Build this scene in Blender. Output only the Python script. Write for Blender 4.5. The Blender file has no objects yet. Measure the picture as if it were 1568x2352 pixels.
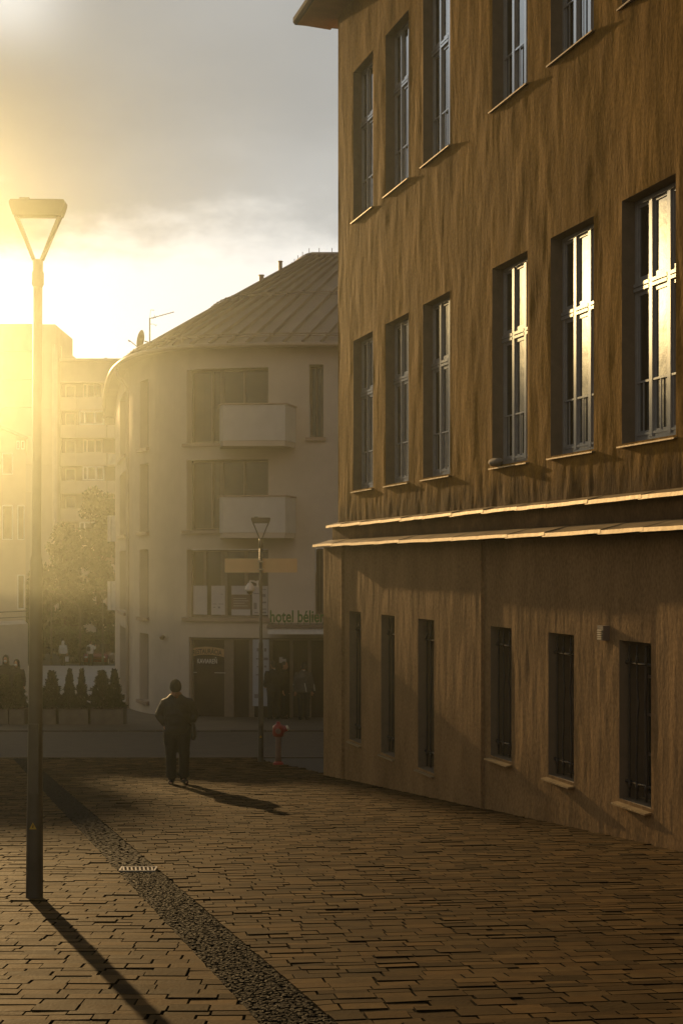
import bpy, math, random
import numpy as np
from mathutils import Vector, Matrix

random.seed(7); np.random.seed(7)
sc = bpy.context.scene
COL = sc.collection
F, CX, HY = 3500.0, 784.0, 1297.0          # focal length and horizon measured on the photograph

def U(x, y, D):                             # measured image position + depth -> metres
    return Vector(((x - CX) / F * D, D, (HY - y) / F * D))

def ground_z(Y):
    if Y < -5: return -1.0935
    if Y < 33: return -1.5 - 0.0813 * Y
    pts = [(33, -4.183), (41, -4.5), (46, -4.66), (56, -5.0), (110, -7.2), (150, -8.0), (2000, -8.0)]
    for (a, za), (b, zb) in zip(pts, pts[1:]):
        if Y <= b: return za + (zb - za) * (Y - a) / (b - a)
    return -8.0

# ------------------------------------------------------------------ materials
def mat(name, c1, c2=None, rough=0.8, spec=0.5, metal=0.0, scale=4.0, stretch=(1, 1, 1), detail=5,
        bump=0.0, bscale=30.0, bdist=0.01, ramp=(0.3, 0.7), coat=0.0, ior=None, attr=None, transmission=0.0, rvar=0.0):
    m = bpy.data.materials.new(name); m.use_nodes = True
    nt = m.node_tree; N = nt.nodes; L = nt.links
    b = N['Principled BSDF']
    b.inputs['Roughness'].default_value = rough
    b.inputs['Metallic'].default_value = metal
    b.inputs['Specular IOR Level'].default_value = spec
    b.inputs['Coat Weight'].default_value = coat
    if coat: b.inputs['Coat Roughness'].default_value = 0.07
    if ior: b.inputs['IOR'].default_value = ior
    c2 = c2 or tuple(min(1, v * 0.75) for v in c1)
    tc = N.new('ShaderNodeTexCoord'); mp = N.new('ShaderNodeMapping')
    mp.inputs['Scale'].default_value = stretch
    L.new(tc.outputs['Object'], mp.inputs['Vector'])
    nz = N.new('ShaderNodeTexNoise'); nz.inputs['Scale'].default_value = scale; nz.inputs['Detail'].default_value = detail
    nz.inputs['Roughness'].default_value = 0.6
    L.new(mp.outputs[0], nz.inputs['Vector'])
    r = N.new('ShaderNodeValToRGB')
    r.color_ramp.elements[0].position = ramp[0]; r.color_ramp.elements[1].position = ramp[1]
    r.color_ramp.elements[0].color = (*c2, 1); r.color_ramp.elements[1].color = (*c1, 1)
    L.new(nz.outputs['Fac'], r.inputs[0])
    out = r.outputs[0]
    if attr:
        at = N.new('ShaderNodeAttribute'); at.attribute_name = attr
        mx = N.new('ShaderNodeMix'); mx.data_type = 'RGBA'; mx.blend_type = 'MULTIPLY'
        mx.inputs[0].default_value = 1.0
        L.new(out, mx.inputs[6]); L.new(at.outputs['Color'], mx.inputs[7]); out = mx.outputs[2]
    L.new(out, b.inputs['Base Color'])
    if rvar:
        mr = N.new('ShaderNodeMapRange'); mr.inputs[3].default_value = max(0, rough - rvar); mr.inputs[4].default_value = min(1, rough + rvar)
        L.new(nz.outputs['Fac'], mr.inputs[0]); L.new(mr.outputs[0], b.inputs['Roughness'])
    if bump:
        n2 = N.new('ShaderNodeTexNoise'); n2.inputs['Scale'].default_value = bscale; n2.inputs['Detail'].default_value = 6
        L.new(mp.outputs[0], n2.inputs['Vector'])
        bp = N.new('ShaderNodeBump'); bp.inputs['Strength'].default_value = bump; bp.inputs['Distance'].default_value = bdist
        L.new(n2.outputs['Fac'], bp.inputs['Height']); L.new(bp.outputs[0], b.inputs['Normal'])
    return m

def plaster(name, c1, c2, stain, stain_z=None, rough=0.8, spec=0.02):
    """streaky lime plaster: vertical streaks, blotches, dirt towards the foot of the wall"""
    m = bpy.data.materials.new(name); m.use_nodes = True
    nt = m.node_tree; N = nt.nodes; L = nt.links; b = N['Principled BSDF']
    b.inputs['Roughness'].default_value = rough; b.inputs['Specular IOR Level'].default_value = spec
    tc = N.new('ShaderNodeTexCoord')
    def noise(scale, st, det=5):
        mp = N.new('ShaderNodeMapping'); mp.inputs['Scale'].default_value = st
        L.new(tc.outputs['Object'], mp.inputs['Vector'])
        n = N.new('ShaderNodeTexNoise'); n.inputs['Scale'].default_value = scale; n.inputs['Detail'].default_value = det
        L.new(mp.outputs[0], n.inputs['Vector']); return n.outputs['Fac']
    def ramp(src, a, bb, ca, cb):
        r = N.new('ShaderNodeValToRGB'); e = r.color_ramp.elements
        e[0].position = a; e[1].position = bb; e[0].color = (*ca, 1); e[1].color = (*cb, 1)
        L.new(src, r.inputs[0]); return r.outputs[0]
    def mix(fac, a, bb, mode='MIX'):
        x = N.new('ShaderNodeMix'); x.data_type = 'RGBA'; x.blend_type = mode
        if isinstance(fac, float): x.inputs[0].default_value = fac
        else: L.new(fac, x.inputs[0])
        L.new(a, x.inputs[6]); L.new(bb, x.inputs[7]); return x.outputs[2]
    streak = noise(1.0, (3.6, 3.6, 1.7), 8); blot = noise(1.3, (1, 1, 0.6)); fine = noise(30, (1, 1, 0.7), 9)
    col = ramp(streak, 0.25, 0.75, c2, c1)
    col = mix(1.0, col, ramp(blot, 0.3, 0.7, (0.72, 0.70, 0.66), (1.12, 1.1, 1.05)), 'MULTIPLY')
    col = mix(1.0, col, ramp(fine, 0.3, 0.7, (0.74, 0.74, 0.74), (1.16, 1.16, 1.16)), 'MULTIPLY')
    if stain_z:
        sx = N.new('ShaderNodeSeparateXYZ'); L.new(tc.outputs['Object'], sx.inputs[0])
        mr = N.new('ShaderNodeMapRange'); mr.inputs[1].default_value = stain_z[0]; mr.inputs[2].default_value = stain_z[1]
        mr.inputs[3].default_value = 1.0; mr.inputs[4].default_value = 0.0
        L.new(sx.outputs[2], mr.inputs[0])
        pn = noise(1.6, (3.2, 3.2, 1.6), 8)
        a = N.new('ShaderNodeMath'); a.operation = 'MULTIPLY_ADD'; a.inputs[1].default_value = 0.75; a.inputs[2].default_value = -0.2
        L.new(pn, a.inputs[0])
        s = N.new('ShaderNodeMath'); s.operation = 'ADD'; L.new(a.outputs[0], s.inputs[0]); L.new(mr.outputs[0], s.inputs[1])
        r = ramp(s.outputs[0], 0.62, 0.95, (0, 0, 0), (1, 1, 1))
        st = N.new('ShaderNodeRGB'); st.outputs[0].default_value = (*stain, 1)
        f = N.new('ShaderNodeMath'); f.operation = 'MULTIPLY'; f.inputs[1].default_value = 0.75; L.new(r, f.inputs[0])
        col = mix(f.outputs[0], col, st.outputs[0])
    L.new(col, b.inputs['Base Color'])
    h = N.new('ShaderNodeMath'); h.operation = 'MULTIPLY_ADD'; h.inputs[1].default_value = 0.7
    L.new(fine, h.inputs[0]); L.new(noise(1.0, (14, 14, 3.2), 6), h.inputs[2])
    bp = N.new('ShaderNodeBump'); bp.inputs['Strength'].default_value = 0.8; bp.inputs['Distance'].default_value = 0.006
    L.new(h.outputs[0], bp.inputs['Height']); L.new(bp.outputs[0], b.inputs['Normal'])
    return m

M = {}
M['facade_up'] = plaster('ochre_plaster', (0.42, 0.232, 0.051), (0.35, 0.19, 0.041), (0.09, 0.055, 0.03), (0.55, 1.7))
M['facade_low'] = plaster('rose_ochre_plaster', (0.39, 0.25, 0.125), (0.32, 0.203, 0.10), (0.12, 0.08, 0.05), (-4.6, -3.2))
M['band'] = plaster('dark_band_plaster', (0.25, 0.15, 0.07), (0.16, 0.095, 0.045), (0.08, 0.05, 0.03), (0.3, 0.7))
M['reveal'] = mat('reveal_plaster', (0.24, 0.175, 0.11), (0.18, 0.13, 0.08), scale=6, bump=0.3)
M['flash'] = mat('zinc_flashing', (0.46, 0.34, 0.18), (0.28, 0.20, 0.105), rough=0.5, metal=0.55, scale=3, stretch=(1, 1, 1), bump=0.25, bscale=9, rvar=0.12)
M['paint'] = mat('window_paint', (0.42, 0.40, 0.375), (0.34, 0.32, 0.30), rough=0.12, spec=0.7, scale=9, coat=0.6, rvar=0.05)
M['pane'] = mat('window_glass', (0.012, 0.010, 0.008), (0.03, 0.024, 0.018), rough=0.02, spec=0.5, ior=2.0, scale=0.8, bump=0.12, bscale=2.2, bdist=0.03)
M['pane_low'] = mat('cellar_glass', (0.05, 0.043, 0.038), (0.03, 0.025, 0.02), rough=0.15, scale=2)
M['iron'] = mat('wrought_iron', (0.03, 0.024, 0.02), (0.05, 0.03, 0.02), rough=0.6, scale=20)
M['soffit'] = mat('soffit_paint', (0.46, 0.22, 0.07), (0.36, 0.17, 0.05), scale=5, bump=0.2)
M['rooftile'] = mat('dark_roof', (0.10, 0.06, 0.045), scale=8, bump=0.3)
M['hotel'] = mat('hotel_render', (0.60, 0.51, 0.41), (0.52, 0.44, 0.35), scale=1.2, rough=0.85, bump=0.25, bscale=60, bdist=0.004, detail=8)
M['hotel_metal'] = mat('hotel_roof_metal', (0.38, 0.28, 0.21), (0.31, 0.22, 0.165), rough=0.45, metal=0.3, scale=1.5, rvar=0.1)
M['balcony'] = mat('balcony_panel', (0.60, 0.57, 0.53), (0.53, 0.50, 0.46), scale=2, rough=0.6)
M['hglass'] = mat('hotel_glass', (0.045, 0.034, 0.026), (0.075, 0.055, 0.04), rough=0.07, scale=1.2, bump=0.04, bscale=1.1)
M['hframe'] = mat('hotel_window_frame', (0.20, 0.15, 0.11), (0.16, 0.115, 0.085), rough=0.5, scale=10)
M['dark'] = mat('dark_interior', (0.035, 0.026, 0.02), (0.055, 0.04, 0.03), scale=2)
M['white'] = mat('white_plastic', (0.72, 0.70, 0.66), (0.62, 0.60, 0.56), rough=0.35, scale=8)
M['paper'] = mat('poster_paper', (0.52, 0.49, 0.49), (0.46, 0.43, 0.43), scale=3)
M['paper_dark'] = mat('poster_print_dark', (0.14, 0.085, 0.075), (0.11, 0.065, 0.06), scale=3)
M['ink'] = mat('poster_ink', (0.22, 0.20, 0.20), scale=3)
M['banner'] = mat('banner_cloth', (0.42, 0.43, 0.47), (0.36, 0.37, 0.41), scale=2)
M['sign'] = mat('cream_sign', (0.74, 0.55, 0.29), (0.66, 0.49, 0.25), scale=3, rough=0.5)
M['tan'] = mat('tan_sticker', (0.50, 0.33, 0.17), (0.44, 0.29, 0.15), scale=5)
M['green'] = mat('green_letters', (0.05, 0.15, 0.018), (0.04, 0.115, 0.014), scale=5, rough=0.4)
M['lamp'] = mat('lamp_metal', (0.11, 0.095, 0.075), (0.08, 0.068, 0.055), rough=0.42, metal=0.5, scale=6, bump=0.1, rvar=0.1)
M['red'] = mat('hydrant_red', (0.30, 0.02, 0.018), (0.21, 0.014, 0.012), rough=0.4, scale=12)
M['rust'] = mat('hydrant_column', (0.23, 0.14, 0.10), (0.16, 0.09, 0.07), rough=0.6, scale=10, bump=0.2)
M['yellow'] = mat('warning_yellow', (0.50, 0.32, 0.03), scale=5)
M['black'] = mat('black_cloth', (0.022, 0.018, 0.015), (0.014, 0.012, 0.010), rough=0.85, scale=14, bump=0.5, bscale=16, bdist=0.02)
M['coat'] = mat('dark_jacket', (0.030, 0.024, 0.017), (0.018, 0.014, 0.010), rough=0.6, scale=9, bump=0.6, bscale=11, bdist=0.03)
M['knit'] = mat('knit_hat', (0.03, 0.022, 0.016), rough=0.95, scale=60, bump=0.5, bscale=120)
M['skin'] = mat('skin', (0.48, 0.27, 0.17), (0.40, 0.21, 0.13), rough=0.55, scale=12)
M['lit_collar'] = mat('orange_lit_collar', (0.26, 0.10, 0.02), (0.18, 0.06, 0.015), rough=0.9, scale=30, bump=0.5)
M['hair'] = mat('dark_hair', (0.03, 0.02, 0.014), rough=0.6, scale=40)
M['whitecoat'] = mat('white_coat', (0.66, 0.64, 0.60), (0.58, 0.56, 0.52), rough=0.8, scale=9, bump=0.4)
M['greycoat'] = mat('grey_piped_jacket', (0.075, 0.065, 0.055), (0.05, 0.043, 0.036), rough=0.6, scale=9, bump=0.4)
M['leather'] = mat('bag_leather', (0.025, 0.02, 0.016), rough=0.45, scale=12)
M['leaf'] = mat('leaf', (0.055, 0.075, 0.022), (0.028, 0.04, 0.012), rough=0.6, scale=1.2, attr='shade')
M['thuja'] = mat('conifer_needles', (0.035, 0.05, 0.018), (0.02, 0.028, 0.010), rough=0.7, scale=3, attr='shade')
M['bark'] = mat('bark', (0.07, 0.05, 0.035), scale=8, stretch=(1, 1, 0.2), bump=0.6)
M['planter'] = mat('planter_concrete', (0.17, 0.14, 0.11), (0.13, 0.105, 0.08), scale=5, bump=0.3)
M['soil'] = mat('soil', (0.035, 0.026, 0.018), scale=20, bump=0.6)
M['block'] = mat('panel_concrete', (0.46, 0.40, 0.34), (0.38, 0.33, 0.27), scale=0.7, stretch=(1, 1, 0.5))
M['block2'] = mat('panel_parapet', (0.58, 0.50, 0.43), (0.50, 0.43, 0.36), scale=0.9)
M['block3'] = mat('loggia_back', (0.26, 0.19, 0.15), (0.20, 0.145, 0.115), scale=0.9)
M['house'] = mat('house_render', (0.52, 0.44, 0.33), (0.45, 0.38, 0.28), scale=1.0)
M['retain'] = mat('retaining_concrete', (0.42, 0.38, 0.33), (0.35, 0.31, 0.27), scale=1.5, bump=0.2)
M['joint'] = mat('joint_sand', (0.045, 0.034, 0.024), (0.025, 0.019, 0.013), scale=30, bump=0.7, bscale=80)
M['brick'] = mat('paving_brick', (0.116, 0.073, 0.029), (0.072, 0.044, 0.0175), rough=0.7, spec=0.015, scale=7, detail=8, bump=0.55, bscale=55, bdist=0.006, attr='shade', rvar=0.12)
M['cobble'] = mat('dark_cobble', (0.017, 0.0135, 0.0095), (0.008, 0.0063, 0.0045), spec=0.03, rough=0.7, scale=25, bump=0.6, bscale=90, bdist=0.006, attr='shade', rvar=0.15)
M['asphalt'] = mat('asphalt', (0.066, 0.049, 0.033), (0.046, 0.034, 0.023), rough=0.85, scale=2.5, bump=0.5, bscale=120, bdist=0.01)
M['walk'] = mat('pale_paving', (0.115, 0.088, 0.062), (0.085, 0.066, 0.047), rough=0.8, scale=1.5, bump=0.4, bscale=20)
M['plaza'] = mat('plaza_paving', (0.44, 0.40, 0.36), (0.36, 0.33, 0.29), rough=0.85, scale=0.8, bump=0.3, bscale=10)
M['kerb'] = mat('kerb_stone', (0.085, 0.066, 0.047), (0.062, 0.048, 0.034), scale=3, bump=0.2)
M['earth'] = mat('earth', (0.10, 0.085, 0.06), (0.07, 0.06, 0.04), scale=0.3)
M['car'] = mat('dark_red_paint', (0.22, 0.03, 0.022), rough=0.25, scale=3, coat=0.5)
M['steel'] = mat('bright_steel', (0.62, 0.55, 0.42), (0.50, 0.43, 0.32), rough=0.35, metal=0.8, scale=20)
M['cloth'] = mat('rolled_cloth', (0.30, 0.25, 0.20), (0.22, 0.18, 0.14), scale=12, bump=0.4)

# ------------------------------------------------------------------ mesh helpers
class MB:
    def __init__(s): s.v = []; s.f = []; s.shade = []
    def add(s, vs, fs):
        o = len(s.v); s.v.extend([tuple(v) for v in vs]); s.f.extend([tuple(i + o for i in f) for f in fs])
    def box(s, a, b):
        (x0, y0, z0), (x1, y1, z1) = a, b
        s.add([(x0, y0, z0), (x1, y0, z0), (x1, y1, z0), (x0, y1, z0), (x0, y0, z1), (x1, y0, z1), (x1, y1, z1), (x0, y1, z1)],
              [(0, 3, 2, 1), (4, 5, 6, 7), (0, 1, 5, 4), (1, 2, 6, 5), (2, 3, 7, 6), (3, 0, 4, 7)])
    def quad(s, a, b, c, d): s.add([a, b, c, d], [(0, 1, 2, 3)])
    def prism(s, poly, z0, z1):
        n = len(poly)
        s.add([(x, y, z0) for x, y in poly] + [(x, y, z1) for x, y in poly],
              [tuple(range(n))[::-1], tuple(range(n, 2 * n))] + [(i, (i + 1) % n, n + (i + 1) % n, n + i) for i in range(n)])
    def tube(s, pts, rad, n=10, flat=None, cap=True):
        pts = [Vector(p) for p in pts]; k = len(pts)
        rad = [(r, r) if not isinstance(r, tuple) else r for r in (rad if isinstance(rad, list) else [rad] * k)]
        ref = flat or Vector((1, 0, 0)); vs = []
        for i, p in enumerate(pts):
            t = (pts[min(i + 1, k - 1)] - pts[max(i - 1, 0)]).normalized()
            rr = ref if abs(t.dot(ref)) < 0.95 else Vector((0, 1, 0))
            u = (rr - t * rr.dot(t)).normalized(); w = t.cross(u)
            for j in range(n):
                a = 2 * math.pi * j / n
                vs.append(p + u * math.cos(a) * rad[i][0] + w * math.sin(a) * rad[i][1])
        fs = [(i * n + j, i * n + (j + 1) % n, (i + 1) * n + (j + 1) % n, (i + 1) * n + j) for i in range(k - 1) for j in range(n)]
        if cap: fs += [tuple(range(n))[::-1], tuple(range((k - 1) * n, k * n))]
        s.add(vs, fs)
    def lathe(s, prof, c=(0, 0, 0), n=24):
        c = Vector(c); vs = [c + Vector((r * math.cos(2 * math.pi * j / n), r * math.sin(2 * math.pi * j / n), z)) for r, z in prof for j in range(n)]
        k = len(prof)
        fs = [(i * n + j, i * n + (j + 1) % n, (i + 1) * n + (j + 1) % n, (i + 1) * n + j) for i in range(k - 1) for j in range(n)]
        fs += [tuple(range(n))[::-1], tuple(range((k - 1) * n, k * n))]
        s.add(vs, fs)
    def ball(s, c, r, n=14, m=9):
        c = Vector(c); r = r if isinstance(r, tuple) else (r, r, r); vs = []; fs = []
        for i in range(m + 1):
            th = math.pi * i / m
            rr = max(math.sin(th), 1e-3)
            for j in range(n):
                a = 2 * math.pi * j / n
                vs.append(c + Vector((r[0] * rr * math.cos(a), r[1] * rr * math.sin(a), r[2] * math.cos(th))))
        fs = [(i * n + j, (i + 1) * n + j, (i + 1) * n + (j + 1) % n, i * n + (j + 1) % n) for i in range(m) for j in range(n)]
        fs += [tuple(range(n)), tuple(range(m * n, (m + 1) * n))[::-1]]
        s.add(vs, fs)

W = {}                                       # world matrices of the empties / parts
def mesh_of(name, mb, smooth=False, inv=None):
    me = bpy.data.meshes.new(name)
    v = mb.v
    if inv is not None: v = [tuple(inv @ Vector(p)) for p in v]
    me.from_pydata(v, [], mb.f); me.update()
    if smooth: me.polygons.foreach_set('use_smooth', [True] * len(me.polygons))
    if mb.shade:
        at = me.attributes.new('shade', 'FLOAT_COLOR', 'POINT')
        a = np.ones((len(me.vertices), 4), np.float32); s = np.array(mb.shade, np.float32)
        a[:, :3] = s if s.ndim == 2 else s[:, None]
        at.data.foreach_set('color', a.ravel())
    return me

def link(o, parent=None):
    COL.objects.link(o)
    if parent is not None: o.parent = parent
    W[o.name] = (W[parent.name] if parent is not None else Matrix()) @ o.matrix_basis
    return o

def obj(name, mb, m, parent=None, local=False, smooth=False, origin=None):
    """one mesh object; vertices given in world space unless local=True"""
    inv = None
    if parent is not None and not local: inv = W[parent.name].inverted()
    if parent is None and origin is not None: inv = Matrix.Translation(-Vector(origin))
    me = mb if isinstance(mb, bpy.types.Mesh) else mesh_of(name, mb, smooth, inv)
    if isinstance(mb, bpy.types.Mesh) and inv is not None: me.transform(inv)
    me.materials.clear(); me.materials.append(M[m] if isinstance(m, str) else m)
    o = bpy.data.objects.new(name, me)
    if parent is None and origin is not None: o.location = origin
    return link(o, parent)

def tag(o, label=None, cat=None, group=None, kind=None):
    if label: o['label'] = label
    if cat: o['category'] = cat
    if group: o['group'] = group
    if kind: o['kind'] = kind
    return o

def thing(name, label, cat, loc=(0, 0, 0), rotz=0.0, group=None):
    o = bpy.data.objects.new(name, None); o.location = loc; o.rotation_euler = (0, 0, rotz); o.empty_display_size = 0.3
    link(o); return tag(o, label, cat, group)

def kids(o): return [c for c in bpy.data.objects if c.parent == o]
def copy_tree(o, parent=None, loc=None, rotz=None, scale=None):
    c = o.copy(); COL.objects.link(c); c.parent = parent
    if loc is not None: c.location = loc
    if rotz is not None: c.rotation_euler[2] = rotz
    if scale is not None: c.scale = scale
    for k in kids(o): copy_tree(k, c)
    return c

def remesh(mb, voxel, smooth=4):
    me = mesh_of('tmp', mb); o = bpy.data.objects.new('tmp', me); COL.objects.link(o)
    r = o.modifiers.new('r', 'REMESH'); r.mode = 'VOXEL'; r.voxel_size = voxel
    s = o.modifiers.new('s', 'SMOOTH'); s.iterations = smooth; s.factor = 0.5
    bpy.context.view_layer.update()
    dg = bpy.context.evaluated_depsgraph_get()
    out = bpy.data.meshes.new_from_object(o.evaluated_get(dg))
    out.polygons.foreach_set('use_smooth', [True] * len(out.polygons))
    bpy.data.objects.remove(o); bpy.data.meshes.remove(me)
    return out

def text_mb(body, width, height, extrude, place, bold=0.0):
    """letters as real geometry: fitted to width x height, each point sent through place(u, v, w)"""
    cu = bpy.data.curves.new('t', 'FONT'); cu.body = body; cu.extrude = 1.0; cu.resolution_u = 4; cu.offset = bold
    o = bpy.data.objects.new('t', cu); COL.objects.link(o); bpy.context.view_layer.update()
    me = bpy.data.meshes.new_from_object(o.evaluated_get(bpy.context.evaluated_depsgraph_get()))
    v = np.array([x.co[:] for x in me.vertices]); lo, hi = v.min(0), v.max(0)
    u = (v[:, 0] - lo[0]) / (hi[0] - lo[0]) * width; h = (v[:, 1] - lo[1]) / (hi[1] - lo[1]) * height
    mb = MB(); mb.v = [tuple(place(a, b, c)) for a, b, c in zip(u, h, np.sign(v[:, 2]) * extrude / 2)]
    mb.f = [tuple(p.vertices) for p in me.polygons]
    bpy.data.objects.remove(o); bpy.data.curves.remove(cu); bpy.data.meshes.remove(me)
    return mb

def hash2(i, j, s):
    n = (i.astype(np.int64) * 374761393 + j.astype(np.int64) * 668265263 + s * 974634777) & 0x7fffffff
    n = ((n ^ (n >> 13)) * 1274126177) & 0x7fffffff
    return ((n ^ (n >> 16)) & 0xffff) / 65535.0
def vnoise(x, y, s=0):
    i, j = np.floor(x), np.floor(y); fx, fy = x - i, y - j
    fx = fx * fx * (3 - 2 * fx); fy = fy * fy * (3 - 2 * fy)
    a = hash2(i, j, s); b = hash2(i + 1, j, s); c = hash2(i, j + 1, s); d = hash2(i + 1, j + 1, s)
    return (a + (b - a) * fx) * (1 - fy) + (c + (d - c) * fx) * fy - 0.5

def panel(fmap, a0, a1, z0, z1, openings=(), da=0.02, dz=0.08, disp=None):
    """wall sheet with rectangular openings (a0,a1,z0,z1); returns MB. fmap(a, depth, z) -> xyz arrays"""
    def cuts(lo, hi, edges, d):
        e = sorted(set([lo, hi] + [x for x in edges if lo < x < hi])); out = []
        for p, q in zip(e, e[1:]): out += list(np.linspace(p, q, max(1, int(round((q - p) / d))) + 1)[:-1])
        return np.array(out + [e[-1]])
    A = cuts(a0, a1, [o[0] for o in openings] + [o[1] for o in openings], da)
    Z = cuts(z0, z1, [o[2] for o in openings] + [o[3] for o in openings], dz)
    ga, gz = np.meshgrid(A, Z, indexing='ij'); dep = np.zeros_like(ga)
    if disp is not None:
        edge = np.minimum.reduce([ga - a0, a1 - ga, gz - z0, z1 - gz])
        for o in openings:
            dx = np.maximum(np.maximum(o[0] - ga, ga - o[1]), 0); dzz = np.maximum(np.maximum(o[2] - gz, gz - o[3]), 0)
            edge = np.minimum(edge, np.hypot(dx, dzz))
        dep = disp(ga, gz) * np.clip(edge / 0.07, 0, 1)
    P = np.stack(fmap(ga, dep, gz), -1).reshape(-1, 3)
    nz = len(Z); mb = MB(); mb.v = [tuple(p) for p in P]
    am, zm = (A[:-1] + A[1:]) / 2, (Z[:-1] + Z[1:]) / 2
    keep = np.ones((len(am), len(zm)), bool)
    for o in openings: keep &= ~(((am > o[0]) & (am < o[1]))[:, None] & ((zm > o[2]) & (zm < o[3]))[None, :])
    mb.f = [(i * nz + j, (i + 1) * nz + j, (i + 1) * nz + j + 1, i * nz + j + 1) for i, j in np.argwhere(keep)]
    return mb

def reveals(fmap, openings, depth, n=1):
    mb = MB()
    for o in openings:
        d = o[4] if len(o) > 4 else depth
        f = lambda a, dd, z: Vector(fmap(np.float64(a), np.float64(dd), np.float64(z)))
        for a in (o[0], o[1]): mb.quad(f(a, 0, o[2]), f(a, d, o[2]), f(a, d, o[3]), f(a, 0, o[3]))
        for z in (o[2], o[3]):
            e = np.linspace(o[0], o[1], n + 1)
            for p, q in zip(e, e[1:]): mb.quad(f(p, 0, z), f(q, 0, z), f(q, d, z), f(p, d, z))
    return mb

# ------------------------------------------------------------------ ground, pavement, road
prof_y = [-40, -5, 33.0, 33.01, 41, 46, 56, 110, 150, 1500]
g = MB()
for ya, yb in zip(prof_y, prof_y[1:]):
    za, zb = ground_z(ya) - 0.022, ground_z(yb) - 0.022
    g.quad((-900, ya, za), (900, ya, za), (900, yb, zb), (-900, yb, zb))
tag(obj('ground', g, 'joint'), kind='structure')

WALL_X = lambda Y: 6.95 - 0.2734 * Y          # facade line on the ground
def strip_x(Y): return -0.19 + (Y - 6.82) * -0.2585   # centre line of the dark cobble gutter
SW = 0.175

def on_ground(x, y): return ground_z(y)
def paving():
    mb = MB(); sh = []
    def brick(cx, cy, L, Wd, ang, clip):
        ca, sa = math.cos(ang), math.sin(ang)
        h = random.gauss(0, 0.0022); tx = random.gauss(0, 0.005); ty = random.gauss(0, 0.020)
        vs = []
        ins = 0.0035
        for (e, zz) in ((0, -0.045), (0, -0.0005), (0, 0.0)):
            for (px, py) in ((-L / 2 + e, -Wd / 2 + e), (L / 2 - e, -Wd / 2 + e), (L / 2 - e, Wd / 2 - e), (-L / 2 + e, Wd / 2 - e)):
                x = cx + px * ca - py * sa; y = cy + px * sa + py * ca
                if clip < 0: x = min(x, strip_x(y) - SW)
                elif clip > 0: x = max(x, strip_x(y) + SW)
                vs.append((x, y, ground_z(y) + zz + h + px * tx + py * ty))
        fs = [(0, 1, 5, 4), (1, 2, 6, 5), (2, 3, 7, 6), (3, 0, 4, 7), (8, 9, 10, 11)]
        mb.add(vs, fs)
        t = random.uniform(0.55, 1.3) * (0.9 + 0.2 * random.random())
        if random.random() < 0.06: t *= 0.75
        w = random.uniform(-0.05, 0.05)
        c3 = (t * (1 + w), t, t * (1 - w)); sh.extend([tuple(q * 0.10 for q in c3)] * 4 + [tuple(q * 0.12 for q in c3)] * 4 + [c3] * 4)  # side faces darkened in vertex colour, standing in for shade in the gaps
    for side, ang in ((-1, 0.0), (1, 0.15)):
        ca, sa = math.cos(ang), math.sin(ang)
        v = 4.0
        while v < 36.0:
            wd = random.choice([0.075, 0.10, 0.115, 0.12, 0.13]) if v < 14 else random.choice([0.10, 0.115, 0.13])
            gap = random.uniform(0.005, 0.011)
            u = -11.0 + random.random() * 0.25
            while u < 9.0:
                L = random.uniform(0.18, 0.25); eg = random.uniform(0.005, 0.014) if (side > 0 or random.random() < 0.3) else random.uniform(0.006, 0.017)
                cu, cv = u + L / 2, v + wd / 2
                x = cu * ca - cv * sa; y = cu * sa + cv * ca
                u += L + eg
                if y < 4.6 or y > 32.9 or x < -9.5 - 0.0 * y or x > WALL_X(y) + 0.1 or x > 4.6: continue
                if x < -(0.26 * y + 1.8): continue
                sx = strip_x(y)
                if side < 0:
                    if x - L / 2 > sx - SW - 0.012: continue
                    clip = -1 if x + L / 2 > sx - SW - 0.06 else 0
                else:
                    if x + L / 2 < sx + SW + 0.012: continue
                    clip = 1 if x - L / 2 < sx + SW + 0.06 else 0
                brick(x, y, L, wd, ang + random.gauss(0, 0.002), clip)
            v += wd + gap
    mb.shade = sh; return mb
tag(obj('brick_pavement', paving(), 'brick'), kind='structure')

def gutter():
    mb = MB(); sh = []; y = 4.5
    while y < 32.8:
        st = 0.028 if y < 13 else 0.05
        n = int(2 * SW / st); off_ = random.uniform(-0.5, 0.5)
        for i in range(n):
            if 12.48 < y < 12.66: continue
            x = strip_x(y) - SW + (i + 0.5 + off_ + random.gauss(0, 0.16)) * 2 * SW / n; x = min(max(x, strip_x(y) - SW + 0.012), strip_x(y) + SW - 0.012)
            yy = y + random.gauss(0, 0.01); r = st * random.uniform(0.52, 0.66); r2 = st * random.uniform(0.5, 0.62); z = ground_z(yy) - 0.006 + random.gauss(0, 0.0016)
            a = random.uniform(0, 1.5); vs = []
            for (k, zz) in ((1.0, -0.03), (0.95, -0.003), (0.8, 0.0005)):
                for q in range(5):
                    t = a + q * 1.2566 + random.gauss(0, 0.12)
                    vs.append((x + r * k * math.cos(t), yy + r2 * k * math.sin(t), z + zz + random.gauss(0, 0.0012)))
            fs = [(q, (q + 1) % 5, 5 + (q + 1) % 5, 5 + q) for q in range(5)] + [(5 + q, 5 + (q + 1) % 5, 10 + (q + 1) % 5, 10 + q) for q in range(5)] + [(10, 11, 12, 13, 14)]
            mb.add(vs, fs); sh.extend([random.uniform(0.75, 1.25)] * 15)
        y += st * 0.95
    mb.shade = sh; return mb
tag(obj('cobble_gutter', gutter(), 'cobble'), kind='structure')

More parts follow.
